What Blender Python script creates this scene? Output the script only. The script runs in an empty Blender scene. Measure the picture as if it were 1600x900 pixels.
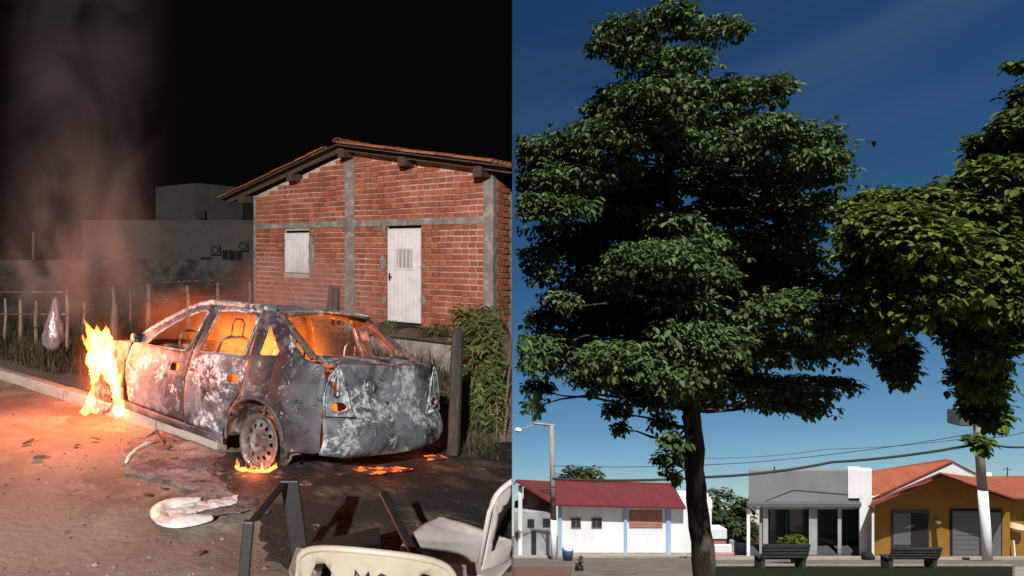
import bpy, bmesh, math, random
from mathutils import Vector, Matrix, noise
R = math.radians
random.seed(7)
sc = bpy.context.scene
C = sc.collection
# ---------------------------------------------------------------- camera, sky, sun, exposure
F, CX, CY, H = 1040.0, 400.0, 385.0, 1.78       # focal length and principal point in 1600x900 pixels, eye height
SEAM = 0.3846                                    # the night place lies left of X = SEAM*Y, the day place right of it
cam_d = bpy.data.cameras.new('camera'); cam = bpy.data.objects.new('camera', cam_d); C.objects.link(cam)
cam.location = (0, 0, H); cam.rotation_euler = (R(90), 0, 0)
cam_d.sensor_width = 36; cam_d.lens = 36*F/1600
cam_d.shift_x = (800-CX)/1600; cam_d.shift_y = -(450-CY)/1600
cam_d.clip_start = .05; cam_d.clip_end = 3000
sc.camera = cam
SUN_EL, SUN_AZ = 59, math.atan(SEAM)             # sun behind the camera
w = bpy.data.worlds.new('World'); sc.world = w; w.use_nodes = True
nt = w.node_tree; nt.nodes.clear()
wo = nt.nodes.new('ShaderNodeOutputWorld'); bg = nt.nodes.new('ShaderNodeBackground')
sky = nt.nodes.new('ShaderNodeTexSky'); sky.sky_type = 'NISHITA'; sky.sun_disc = False
sky.sun_elevation = R(SUN_EL); sky.sun_rotation = math.pi + SUN_AZ
sky.altitude = 1500; sky.air_density = 1.0; sky.dust_density = .1; sky.ozone_density = 2.0
tc = nt.nodes.new('ShaderNodeTexCoord'); mp = nt.nodes.new('ShaderNodeMapping')
mp.inputs['Rotation'].default_value = (R(23.4), 0, 0)      # sky rotated so its horizon lies low, at the day side's lower horizon line
nt.links.new(tc.outputs['Generated'], mp.inputs['Vector']); nt.links.new(mp.outputs[0], sky.inputs['Vector'])
gam = nt.nodes.new('ShaderNodeHueSaturation'); gam.inputs['Saturation'].default_value = 1.2; gam.inputs['Value'].default_value = .675
nt.links.new(sky.outputs[0], gam.inputs['Color']); 
gm = nt.nodes.new('ShaderNodeGamma'); gm.inputs[1].default_value = 1.3; nt.links.new(gam.outputs[0], gm.inputs[0])
cmap = nt.nodes.new('ShaderNodeMapping'); cmap.inputs['Scale'].default_value = (1.5, 1.5, 9); nt.links.new(mp.outputs[0], cmap.inputs[0])
cn = nt.nodes.new('ShaderNodeTexNoise'); cn.inputs['Scale'].default_value = 1.6; cn.inputs['Detail'].default_value = 7; cn.inputs['Distortion'].default_value = .4; nt.links.new(cmap.outputs[0], cn.inputs['Vector'])
cr = nt.nodes.new('ShaderNodeMapRange'); cr.inputs[1].default_value = .5; cr.inputs[2].default_value = .8; cr.inputs[4].default_value = .035; nt.links.new(cn.outputs[0], cr.inputs[0])
cm = nt.nodes.new('ShaderNodeMix'); cm.data_type = 'RGBA'; nt.links.new(cr.outputs[0], cm.inputs[0]); nt.links.new(gm.outputs[0], cm.inputs[6]); cm.inputs[7].default_value = (9, 11, 13, 1)
nt.links.new(cm.outputs[2], bg.inputs[0]); bg.inputs[1].default_value = .05; gam.inputs['Hue'].default_value = .489
nt.links.new(bg.outputs[0], wo.inputs[0])
sun_d = bpy.data.lights.new('sun', 'SUN'); sun = bpy.data.objects.new('sun', sun_d); C.objects.link(sun)
sun_d.energy = 5; sun_d.angle = R(.5); sun_d.color = (1, .95, .88)
_d = Vector((math.sin(SUN_AZ)*math.cos(R(SUN_EL)), math.cos(SUN_AZ)*math.cos(R(SUN_EL)), -math.sin(R(SUN_EL))))
sun.rotation_euler = _d.to_track_quat('-Z', 'Y').to_euler()
sun.location = (5, -20, 40)
# a street lamp behind the photographer lights the night place
LAMP = Vector((-5.75, -14, 8.0))
for dx in (0, ):
    ld = bpy.data.lights.new('street_lamp_light', 'SPOT'); lo = bpy.data.objects.new('street_lamp_light', ld); C.objects.link(lo)
    lo.location = LAMP; ld.energy = 30000; ld.color = (1, .95, .89); ld.shadow_soft_size = .12
    ld.spot_size = R(80); ld.spot_blend = .6
    lo.rotation_euler = (Vector((1.5, 16, 2.0))-LAMP).to_track_quat('-Z', 'Y').to_euler()
vs = sc.view_settings; vs.view_transform = 'Standard'; vs.look = 'None'; vs.exposure = .35; vs.gamma = 1
vs.use_curve_mapping = False
cy = sc.cycles
cy.use_denoising = True; cy.max_bounces = 8; cy.transparent_max_bounces = 16; cy.volume_bounces = 0
cy.volume_step_rate = 1.0; cy.volume_max_steps = 256; cy.sample_clamp_indirect = 4
# ---------------------------------------------------------------- helpers
def P(px, py, Y): return Vector(((px-CX)/F*Y, Y, H-(py-CY)/F*Y))
def G(px, py, z=0): return P(px, py, F*(H-z)/(py-CY))
def U(n): return (random.random()*2-1)*n
class MB:
    def __init__(s): s.v = []; s.f = []
    def add(s, vs_, fs_):
        o = len(s.v); s.v += [tuple(p) for p in vs_]; s.f += [tuple(i+o for i in f) for f in fs_]; return s
    def box(s, c, d, M=None):
        hx, hy, hz = d[0]/2, d[1]/2, d[2]/2
        vv = [Vector((c[0]+a*hx, c[1]+b*hy, c[2]+e*hz)) for a in (-1, 1) for b in (-1, 1) for e in (-1, 1)]
        if M: vv = [M @ p for p in vv]
        return s.add(vv, [(0, 1, 3, 2), (4, 6, 7, 5), (0, 4, 5, 1), (2, 3, 7, 6), (0, 2, 6, 4), (1, 5, 7, 3)])
    def hull8(s, p):      # p: four bottom then four top corners, same order
        return s.add(p, [(3, 2, 1, 0), (4, 5, 6, 7), (0, 1, 5, 4), (1, 2, 6, 5), (2, 3, 7, 6), (3, 0, 4, 7)])
    def prism(s, pts, off):   # polygon pts (3D) pushed along off
        n = len(pts); off = Vector(off)
        return s.add([Vector(p) for p in pts]+[Vector(p)+off for p in pts],
                     [tuple(range(n)), tuple(range(2*n-1, n-1, -1))]+[(i, i+n, (i+1) % n+n, (i+1) % n) for i in range(n)])
    def tube(s, pts, r, n=8, cap=True):
        pts = [Vector(p) for p in pts]; rr = r if isinstance(r, (list, tuple)) else [r]*len(pts)
        o = len(s.v); up = Vector((0, 0, 1))
        for i, p in enumerate(pts):
            t = (pts[min(i+1, len(pts)-1)]-pts[max(i-1, 0)]).normalized()
            a = t.cross(up if abs(t.z) < .95 else Vector((1, 0, 0))).normalized(); b = t.cross(a)
            for k in range(n):
                q = 2*math.pi*k/n
                s.v.append(tuple(p+(a*math.cos(q)+b*math.sin(q))*rr[i]))
        for i in range(len(pts)-1):
            for k in range(n):
                s.f.append((o+i*n+k, o+i*n+(k+1) % n, o+(i+1)*n+(k+1) % n, o+(i+1)*n+k))
        if cap:
            s.f.append(tuple(o+k for k in range(n-1, -1, -1))); m = o+(len(pts)-1)*n
            s.f.append(tuple(m+k for k in range(n)))
        return s
    def lathe(s, prof, n=24, M=None):   # prof: (r, z)
        o = len(s.v)
        for r, z in prof:
            for k in range(n):
                q = 2*math.pi*k/n; p = Vector((r*math.cos(q), r*math.sin(q), z)); s.v.append(tuple(M @ p if M else p))
        for i in range(len(prof)-1):
            for k in range(n): s.f.append((o+i*n+k, o+i*n+(k+1) % n, o+(i+1)*n+(k+1) % n, o+(i+1)*n+k))
        return s
    def build(s, name, m, parent=None, smooth=False, bevel=0, kind=None):
        me = bpy.data.meshes.new(name); me.from_pydata(s.v, [], s.f); me.update()
        return link(name, me, m, parent, smooth, bevel, kind)
def link(name, me, m, parent=None, smooth=False, bevel=0, kind=None):
    o = bpy.data.objects.new(name, me); C.objects.link(o)
    if m and not me.materials: me.materials.append(m)
    if parent: o.parent = parent
    if smooth:
        for p in me.polygons: p.use_smooth = True
    if bevel:
        b = o.modifiers.new('bevel', 'BEVEL'); b.width = bevel; b.segments = 2; b.limit_method = 'ANGLE'; b.angle_limit = R(40)
    if kind: o['kind'] = kind
    return o
def tag(o, label, cat, group=None):
    o['label'] = label; o['category'] = cat
    if group: o['group'] = group
    return o
def thing(name, label, cat, loc=(0, 0, 0), group=None, M=None):
    o = bpy.data.objects.new(name, None); C.objects.link(o); o.empty_display_size = .2
    if M is not None: o.matrix_world = M
    else: o.location = loc
    return tag(o, label, cat, group)
def clip(o, M=None, keep_left=True, off=.002):
    """cut a mesh where the dividing plane between the two places passes (vertices already in world space unless M)"""
    bm = bmesh.new(); bm.from_mesh(o.data)
    if M is not None: bm.transform(M)
    n = Vector((1, -SEAM, 0)).normalized()
    if not keep_left: n = -n
    bmesh.ops.bisect_plane(bm, geom=bm.verts[:]+bm.edges[:]+bm.faces[:], plane_co=-n*off, plane_no=n, clear_outer=True)
    if M is not None: bm.transform(M.inverted())
    bm.to_mesh(o.data); bm.free(); return o
def circ(cx, cz, r, n=16, a0=0, a1=360, rz=None):
    return [(cx+r*math.cos(R(a0+(a1-a0)*i/n)), cz+(rz or r)*math.sin(R(a0+(a1-a0)*i/n))) for i in range(n if a1-a0 == 360 else n+1)]
def panel(name, loops, fn, m, parent, step=.07, thick=.012, rough=0, smooth=True, bev=0):
    """a sheet: outlines (first) and holes in (u,v), cut into a grid and bent on to a surface by fn"""
    bm = bmesh.new(); ed = []
    for lp in loops:
        vv = [bm.verts.new((u, v, 0)) for u, v in lp]
        ed += [bm.edges.new((vv[i], vv[(i+1) % len(vv)])) for i in range(len(vv))]
    bmesh.ops.triangle_fill(bm, use_beauty=True, use_dissolve=False, edges=ed, normal=(0, 0, 1))
    us = [p[0] for p in loops[0]]; vs2 = [p[1] for p in loops[0]]
    for ax, (a, b) in enumerate(((min(us), max(us)), (min(vs2), max(vs2)))):
        k = math.floor(a/step)*step+step
        while k < b:
            co = [0, 0, 0]; no = [0, 0, 0]; co[ax] = k+.0003; no[ax] = 1
            bmesh.ops.bisect_plane(bm, geom=bm.verts[:]+bm.edges[:]+bm.faces[:], plane_co=co, plane_no=no)
            k += step
    for v in bm.verts:
        u, t = v.co.x, v.co.y; q = Vector(fn(u, t))
        if rough: q += noise.noise_vector(q*6)*rough
        v.co = q
    bmesh.ops.recalc_face_normals(bm, faces=bm.faces)
    me = bpy.data.meshes.new(name); bm.to_mesh(me); bm.free()
    o = link(name, me, m, parent, smooth)
    s = o.modifiers.new('solid', 'SOLIDIFY'); s.thickness = thick; s.offset = 0; s.use_even_offset = True; s.thickness_clamp = 2
    return o
# ---------------------------------------------------------------- materials
def mat(name, col, rough=.7, metal=0, var=None, scale=6, bump=0, bscale=40, spec=.4, detail=6, lo=.35, hi=.65, rnd=0, var2=None, scale2=2, lo2=.5, hi2=.62, stretch=None, isl=0):
    m = bpy.data.materials.new(name); m.use_nodes = True; n = m.node_tree; L = n.links; b = n.nodes['Principled BSDF']
    b.inputs['Roughness'].default_value = rough; b.inputs['Metallic'].default_value = metal; b.inputs['Specular IOR Level'].default_value = spec
    t = n.nodes.new('ShaderNodeTexCoord'); vec = t.outputs['Object']
    if stretch:
        mpn = n.nodes.new('ShaderNodeMapping'); mpn.inputs['Scale'].default_value = stretch; L.new(vec, mpn.inputs[0]); vec = mpn.outputs[0]
    cur = None
    rgb = n.nodes.new('ShaderNodeRGB'); rgb.outputs[0].default_value = (*col, 1); cur = rgb.outputs[0]
    def mixin(c2, sca, l0, h0, cur, seed):
        no = n.nodes.new('ShaderNodeTexNoise'); no.inputs['Scale'].default_value = sca; no.inputs['Detail'].default_value = detail; no.inputs['Roughness'].default_value = .65
        no.noise_dimensions = '4D'; no.inputs['W'].default_value = seed
        L.new(vec, no.inputs['Vector'])
        mr = n.nodes.new('ShaderNodeMapRange'); mr.inputs[1].default_value = l0; mr.inputs[2].default_value = h0; L.new(no.outputs[0], mr.inputs[0])
        mx = n.nodes.new('ShaderNodeMix'); mx.data_type = 'RGBA'; L.new(mr.outputs[0], mx.inputs[0]); L.new(cur, mx.inputs[6]); mx.inputs[7].default_value = (*c2, 1)
        return mx.outputs[2]
    if var: cur = mixin(var, scale, lo, hi, cur, 1.3)
    if var2: cur = mixin(var2, scale2, lo2, hi2, cur, 7.7)
    if rnd or isl:
        hs = n.nodes.new('ShaderNodeHueSaturation'); L.new(cur, hs.inputs['Color'])
        if isl: g = n.nodes.new('ShaderNodeNewGeometry'); src = g.outputs['Random Per Island']
        else: g = n.nodes.new('ShaderNodeObjectInfo'); src = g.outputs['Random']
        mr = n.nodes.new('ShaderNodeMapRange'); k = rnd or isl; mr.inputs[3].default_value = 1-k; mr.inputs[4].default_value = 1+k; L.new(src, mr.inputs[0]); L.new(mr.outputs[0], hs.inputs['Value'])
        cur = hs.outputs[0]
    L.new(cur, b.inputs['Base Color'])
    if bump:
        no = n.nodes.new('ShaderNodeTexNoise'); no.inputs['Scale'].default_value = bscale; no.inputs['Detail'].default_value = 8; L.new(vec, no.inputs['Vector'])
        bp = n.nodes.new('ShaderNodeBump'); bp.inputs['Strength'].default_value = bump; bp.inputs['Distance'].default_value = .02; L.new(no.outputs[0], bp.inputs['Height']); L.new(bp.outputs[0], b.inputs['Normal'])
    return m
def leafmat(name, c1, c2, var=.45, trans=.25):
    m = mat(name, c1, .6, 0, c2, 1.2, spec=.18, isl=var)
    n = m.node_tree; b = n.nodes['Principled BSDF']; o = n.nodes['Material Output']
    tr = n.nodes.new('ShaderNodeBsdfTranslucent'); mx = n.nodes.new('ShaderNodeMixShader'); mx.inputs[0].default_value = trans
    n.links.new(b.inputs['Base Color'].links[0].from_socket, tr.inputs[0]); n.links.new(b.outputs[0], mx.inputs[1]); n.links.new(tr.outputs[0], mx.inputs[2]); n.links.new(mx.outputs[0], o.inputs[0])
    return m
def firemat(name, col, st, nscale=9, lo=.25, fade=None):
    m = bpy.data.materials.new(name); m.use_nodes = True; n = m.node_tree; L = n.links; n.nodes.clear()
    o = n.nodes.new('ShaderNodeOutputMaterial'); e = n.nodes.new('ShaderNodeEmission'); e.inputs[0].default_value = (*col, 1)
    t = n.nodes.new('ShaderNodeTexCoord'); mpn = n.nodes.new('ShaderNodeMapping'); mpn.inputs['Scale'].default_value = (1, 1, .45)
    no = n.nodes.new('ShaderNodeTexNoise'); no.inputs['Scale'].default_value = nscale; no.inputs['Detail'].default_value = 4; no.inputs['Distortion'].default_value = .6
    mr = n.nodes.new('ShaderNodeMapRange'); mr.inputs[1].default_value = .38; mr.inputs[2].default_value = .62; mr.inputs[3].default_value = st*lo; mr.inputs[4].default_value = st
    L.new(t.outputs['Object'], mpn.inputs[0]); L.new(mpn.outputs[0], no.inputs['Vector']); L.new(no.outputs[0], mr.inputs[0]); out = mr.outputs[0]
    if fade:
        fm = n.nodes.new('ShaderNodeMapping'); fm.inputs['Scale'].default_value = tuple(1/k for k in fade); L.new(t.outputs['Object'], fm.inputs[0])
        ln = n.nodes.new('ShaderNodeVectorMath'); ln.operation = 'LENGTH'; L.new(fm.outputs[0], ln.inputs[0])
        fr = n.nodes.new('ShaderNodeMapRange'); fr.interpolation_type = 'SMOOTHSTEP'; fr.inputs[1].default_value = .3; fr.inputs[2].default_value = .9; fr.inputs[3].default_value = 1; fr.inputs[4].default_value = 0; L.new(ln.outputs['Value'], fr.inputs[0])
        mu = n.nodes.new('ShaderNodeMath'); mu.operation = 'MULTIPLY'; L.new(out, mu.inputs[0]); L.new(fr.outputs[0], mu.inputs[1]); out = mu.outputs[0]
    L.new(out, e.inputs[1]); L.new(e.outputs[0], o.inputs['Volume'])
    return m
def burntmat(name='burnt_metal', ash=.5, seed=0.0):
    m = bpy.data.materials.new(name); m.use_nodes = True; n = m.node_tree; L = n.links; b = n.nodes['Principled BSDF']
    t = n.nodes.new('ShaderNodeTexCoord')
    def nz(sca, det=8, rg=.62, w=0, dist=0):
        x = n.nodes.new('ShaderNodeTexNoise'); x.noise_dimensions = '4D'; x.inputs['Scale'].default_value = sca; x.inputs['Detail'].default_value = det
        x.inputs['Roughness'].default_value = rg; x.inputs['W'].default_value = w+seed; x.inputs['Distortion'].default_value = dist; L.new(t.outputs['Object'], x.inputs['Vector']); return x.outputs[0]
    def rng(s, a, c):
        x = n.nodes.new('ShaderNodeMapRange'); x.inputs[1].default_value = a; x.inputs[2].default_value = c; L.new(s, x.inputs[0]); return x.outputs[0]
    def mix(f, a, c2):
        x = n.nodes.new('ShaderNodeMix'); x.data_type = 'RGBA'; L.new(f, x.inputs[0])
        if isinstance(a, tuple): x.inputs[6].default_value = (*a, 1)
        else: L.new(a, x.inputs[6])
        x.inputs[7].default_value = (*c2, 1); return x.outputs[2]
    def mul(a, c2):
        x = n.nodes.new('ShaderNodeMath'); x.operation = 'MULTIPLY'; L.new(a, x.inputs[0]); L.new(c2, x.inputs[1]); return x.outputs[0]
    c = mix(rng(nz(2.3, 6, .6, 1), .40, .62), (.016, .017, .022), (.085, .088, .105))
    c = mix(rng(nz(3.1, 8, .7, 5, .4), .54, .62), c, (.055, .038, .032))
    c = mix(rng(nz(1.7, 10, .68, 9, .9), .53-.07*ash, .63-.06*ash), c, (.17, .18, .21))
    patch = mul(rng(nz(2.4, 8, .66, 13, 1.1), .585-.07*ash, .615-.06*ash), rng(nz(19, 10, .78, 17, .5), .46, .55))
    c = mix(patch, c, (.52, .54, .57))
    fleck = mul(rng(nz(4.5, 6, .6, 29, .6), .50-.03*ash, .58-.03*ash), rng(nz(34, 8, .8, 37), .58, .62))
    c = mix(fleck, c, (.46, .48, .52))
    edge = mul(rng(nz(5, 10, .72, 23, 1.5), .555, .58), rng(nz(1.2, 3, .5, 41), .45, .6))
    c = mix(edge, c, (.016, .015, .016))
    L.new(c, b.inputs['Base Color']); b.inputs['Roughness'].default_value = .62; b.inputs['Metallic'].default_value = .15; b.inputs['Specular IOR Level'].default_value = .35
    bp = n.nodes.new('ShaderNodeBump'); bp.inputs['Strength'].default_value = .5; bp.inputs['Distance'].default_value = .015; L.new(nz(14, 9, .7, 3), bp.inputs['Height']); L.new(bp.outputs[0], b.inputs['Normal'])
    return m
M = {}
M['night'] = mat('night_black', (.012, .009, .009), 1, spec=0)
M['divider'] = mat('divider_grey', (.012, .012, .014), 1, spec=0)
M['dirt'] = mat('dirt_road', (.26, .205, .17), .95, 0, (.135, .10, .082), .9, .5, 18, .12, 10, .38, .66, var2=(.33, .27, .225), scale2=2.4, lo2=.52, hi2=.7)
M['scorched'] = mat('scorched_soil', (.018, .016, .015), .9, 0, (.11, .085, .065), 2.6, .9, 30, .3, 9, .50, .66, var2=(.26, .24, .22), scale2=4.3, lo2=.60, hi2=.68)
M['ash'] = mat('ash', (.085, .075, .075), .95, 0, (.27, .25, .25), 3.5, 1, 26, .2, 9, .40, .66, var2=(.05, .04, .04), scale2=9, lo2=.54, hi2=.64)
M['kerb'] = mat('kerb_concrete', (.36, .32, .28), .9, 0, (.22, .19, .16), 5, .5, 40, .2)
M['conc'] = mat('raw_concrete', (.27, .25, .23), .92, 0, (.16, .145, .13), 3, .6, 30, .2, var2=(.36, .34, .31), scale2=6)
M['mortar'] = mat('mortar', (.56, .50, .44), .95, 0, (.38, .31, .26), 7, 1, 24, .1)
M['brick'] = mat('brick_clay', (.38, .125, .068), .88, 0, (.30, .092, .052), 3, .6, 40, .15, rnd=.26, var2=(.40, .30, .24), scale2=5, lo2=.60, hi2=.74)
M['brickS'] = mat('brick_clay_rows', (.38, .125, .068), .88, 0, (.30, .092, .052), 3, .6, 40, .15, isl=.26, var2=(.40, .30, .24), scale2=5, lo2=.60, hi2=.74)
M['tile'] = mat('roof_tile', (.36, .13, .065), .85, 0, (.22, .085, .05), 5, .4, 30, .2, rnd=.25)
M['tileS'] = mat('roof_tile_rows', (.36, .13, .065), .85, 0, (.22, .085, .05), 5, .4, 30, .2, isl=.25)
M['oldwood'] = mat('old_wood', (.10, .07, .05), .9, 0, (.05, .035, .028), 6, .6, 30, .2, stretch=(4, 4, .6))
M['stake'] = mat('fence_stake', (.28, .21, .16), .9, 0, (.14, .1, .08), 6, .6, 30, .2, stretch=(5, 5, .6), rnd=.3)
M['char'] = mat('charred_wood', (.012, .011, .011), .8, 0, (.05, .047, .045), 5, .8, 22, .4, stretch=(4, 4, .7))
M['whitep'] = mat('white_paint', (.74, .74, .77), .45, 0, (.58, .57, .57), 3, .06, 20, .4, 8, .45, .7, var2=(.45, .40, .36), scale2=6, lo2=.62, hi2=.75)
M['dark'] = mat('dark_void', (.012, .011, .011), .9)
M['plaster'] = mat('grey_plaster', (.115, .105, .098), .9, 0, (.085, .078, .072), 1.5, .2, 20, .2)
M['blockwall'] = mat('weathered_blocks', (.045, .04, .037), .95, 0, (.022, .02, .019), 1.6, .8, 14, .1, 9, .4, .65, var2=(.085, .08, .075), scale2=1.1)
M['drygrass'] = mat('dry_grass', (.075, .06, .036), .9, 0, (.032, .034, .018), 1.2, isl=.6, spec=.2)
M['burnt'] = burntmat('burnt_metal', .55); M['burnt2'] = burntmat('burnt_ash', 1.35, 31.); M['burntd'] = burntmat('burnt_dark', -.1, 57.)
M['lampash'] = burntmat('burnt_lamp', 1.7, 11.)
M['burntm'] = burntmat('burnt_mid', .3, 83.)
M['rust'] = mat('burnt_rust', (.10, .06, .045), .8, .2, (.045, .035, .03), 6, .5, 30, .3, var2=(.25, .22, .20), scale2=9)
M['rim'] = mat('burnt_steel_rim', (.11, .105, .105), .6, .3, (.05, .045, .045), 9, .4, 40, .4, var2=(.24, .23, .23), scale2=7)
M['cream'] = mat('cream_plastic', (.42, .38, .30), .42, 0, (.30, .265, .205), 5, .04, 60, .5)
M['whiteplastic'] = mat('dusty_white_plastic', (.48, .45, .44), .5, 0, (.36, .32, .31), 4, .05, 60, .4)
M['darkplastic'] = mat('dark_plastic', (.010, .010, .011), .45, 0, (.016, .015, .016), 5, .05, 50, .5)
M['ink'] = mat('ink', (.03, .02, .03), .6)
M['melt'] = mat('melted_plastic', (.62, .57, .55), .35, 0, (.30, .25, .24), 9, .4, 25, .5, lo=.5, hi=.66)
M['bag'] = mat('thin_plastic_bag', (.26, .20, .21), .25, 0, (.13, .09, .10), 6, .9, 12, .8)
M['debris'] = mat('debris', (.12, .09, .075), .9, 0, (.04, .03, .03), 8, .4, 30)
M['shrubleaf'] = leafmat('shrub_leaf', (.09, .12, .035), (.15, .17, .06), .5)
M['stem'] = mat('woody_stem', (.17, .12, .07), .9, 0, (.1, .07, .04), 5)
M['fire'] = firemat('flame', (1, .22, .035), 210, 15, .03)
M['fire2'] = firemat('low_flame', (1, .20, .03), 40)
M['ember'] = bpy.data.materials.new('ember'); M['ember'].use_nodes = True
def _ember():
    n = M['ember'].node_tree; L = n.links; b = n.nodes['Principled BSDF']; b.inputs['Base Color'].default_value = (.03, .02, .02, 1); b.inputs['Roughness'].default_value = .9
    t = n.nodes.new('ShaderNodeTexCoord'); no = n.nodes.new('ShaderNodeTexNoise'); no.inputs['Scale'].default_value = 14; no.inputs['Detail'].default_value = 6
    mr = n.nodes.new('ShaderNodeMapRange'); mr.inputs[1].default_value = .48; mr.inputs[2].default_value = .7; mr.inputs[4].default_value = 3.2
    L.new(t.outputs['Object'], no.inputs['Vector']); L.new(no.outputs[0], mr.inputs[0]); L.new(mr.outputs[0], b.inputs['Emission Strength']); b.inputs['Emission Color'].default_value = (1, .13, .02, 1)
_ember()
# ================================================================ THE NIGHT PLACE (left)
def height(x, y):
    """road level left of the kerb line, a shallow ditch beyond it"""
    d = ((x-KA.x)*KN.x+(y-KA.y)*KN.y)
    z = 0 if d < .1 else -min(.32, (d-.1)*.13)
    return z
KA, KB = G(0, 592), G(372, 716)
KD = (KB-KA); KD.z = 0; KD.normalize(); KN = Vector((-KD.y, KD.x, 0))      # along the kerb, towards the house
if KN.y < 0: KN = -KN
def ground_left():
    Ys = [-20, -12, -6, -3, -1.5, 0] + [i*.12 for i in range(1, 110)] + [13.4+i*.6 for i in range(20)] + [27, 31, 36, 42, 50]
    us = [0, .2, .35, .45]+[.47+.53*i/119 for i in range(120)]
    v = []; f = []
    for Y in Ys:
        xr = SEAM*Y-.001; xl = -42
        xs = [xl, -28, -20, -15]
        xs += [-14+(xr+14)*i/119 for i in range(120)]
        for x in xs:
            z = height(x, Y)
            if 0 < Y < 26: z += noise.fractal(Vector((x*1.1, Y*1.1, 0)), 1, 2, 5)*.016+noise.noise(Vector((x*7, Y*7, 3)))*.006
            v.append((x, Y, z))
    n = 124
    for i in range(len(Ys)-1):
        for k in range(n-1): f.append((i*n+k, i*n+k+1, (i+1)*n+k+1, (i+1)*n+k))
    me = bpy.data.meshes.new('dirt_road'); me.from_pydata(v, [], f); o = link('dirt_road', me, M['dirt'], smooth=True); o['kind'] = 'structure'
    return o
ground_left()
def patch(name, pts, m, dz=.02, amp=.03, step=.08, kind='stuff', label=None, cat=None):
    """an uneven layer lying on the left ground; pts are pixels of its outline"""
    q = [G(a, b) for a, b in pts]
    # ragged outline
    out = []
    for i in range(len(q)):
        a, b = q[i], q[(i+1) % len(q)]; n = max(1, int((b-a).length/.06))
        for k in range(n):
            p = a.lerp(b, k/n); out.append((p.x+U(.03), p.y+U(.03)))
    def fn(u, v):
        return (u, v, height(u, v)+dz+amp*(.5+noise.fractal(Vector((u*4, v*4, 1)), 1, 2, 5)*.6))
    o = panel(name, [out], fn, m, None, step, .004)
    o['kind'] = kind
    clip(o)
    return o
patch('scorched_ground', [(330, 722), (420, 700), (520, 690), (690, 660), (830, 640), (980, 800), (900, 900), (760, 900), (690, 850), (560, 880), (470, 905), (420, 880), (400, 800), (360, 770)], M['scorched'], .008, .03, .09)
patch('ash_heap', [(200, 690), (270, 668), (370, 715), (430, 735), (440, 770), (400, 800), (330, 812), (285, 815), (300, 770), (235, 750), (190, 740)], M['ash'], .004, .03, .05)
# night sky vault and unseen divider, added to block sun and skylight
def shell():
    mb = MB()
    zb, zt = -1.5, 22
    pl = [(-44, -20), (-44, 52), (SEAM*52, 52)]
    mb.add([(-44, -20, zb), (-44, 52, zb), (-44, 52, zt), (-44, -20, zt)], [(0, 1, 2, 3)])
    mb.add([(-44, 52, zb), (SEAM*52, 52, zb), (SEAM*52, 52, zt), (-44, 52, zt)], [(0, 1, 2, 3)])
    mb.add([(-44, -20, zb), (2, -20, zb), (2, -20, zt), (-44, -20, zt)], [(0, 1, 2, 3)])
    mb.add([(-44, -20, zt), (SEAM*-20, -20, zt), (SEAM*52, 52, zt), (-44, 52, zt)], [(0, 1, 2, 3)])
    mb.add([(SEAM*-20, -20, 3.6), (2, -20, 3.6), (2, -1.4, 3.6), (SEAM*-1.4, -1.4, 3.6)], [(0, 1, 2, 3)])
    mb.add([(2, -20, zb), (2, -1.4, zb), (2, -1.4, 3.6), (2, -20, 3.6)], [(0, 1, 2, 3)])
    mb.add([(2, -20, zb), (2, -1.4, zb), (SEAM*-1.4, -1.4, zb), (SEAM*-20, -20, zb)], [(0, 1, 2, 3)])
    o = mb.build('night_sky_blocker', M['night']); o['kind'] = 'structure'
    mb = MB(); e = .0006
    def q(y0, y1, z0, z1): mb.add([(SEAM*y0+e, y0, z0), (SEAM*y1+e, y1, z0), (SEAM*y1+e, y1, z1), (SEAM*y0+e, y0, z1)], [(0, 1, 2, 3)])
    q(2.3, 52, -26, zt); q(-1.4, 2.3, 3.6, zt); q(-20, -1.4, 3.6, zt)
    o = mb.build('light_divider', M['divider']); o['kind'] = 'structure'  # edge-on sheet along the seam, added to keep daylight off the night side
shell()
# ---------------------------------------------------------------- kerb
def kerb():
    root = bpy.data.objects.new('kerb', None); C.objects.link(root); root.location = KA; root['kind'] = 'structure'
    L = .92; rz = math.atan2(KD.y, KD.x)
    for i in range(-3, 5):
        mb = MB(); mb.box((0, 0, 0), (L-.02, .13, .34))
        o = mb.build('kerb_stone', M['kerb'], root, bevel=.015)
        p = KD*(L*i+.3); o.location = (p.x+KN.x*.06, p.y+KN.y*.06, -.17+.115+U(.012)); o.rotation_euler = (U(.03), U(.015), rz+U(.02))
kerb()
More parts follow.
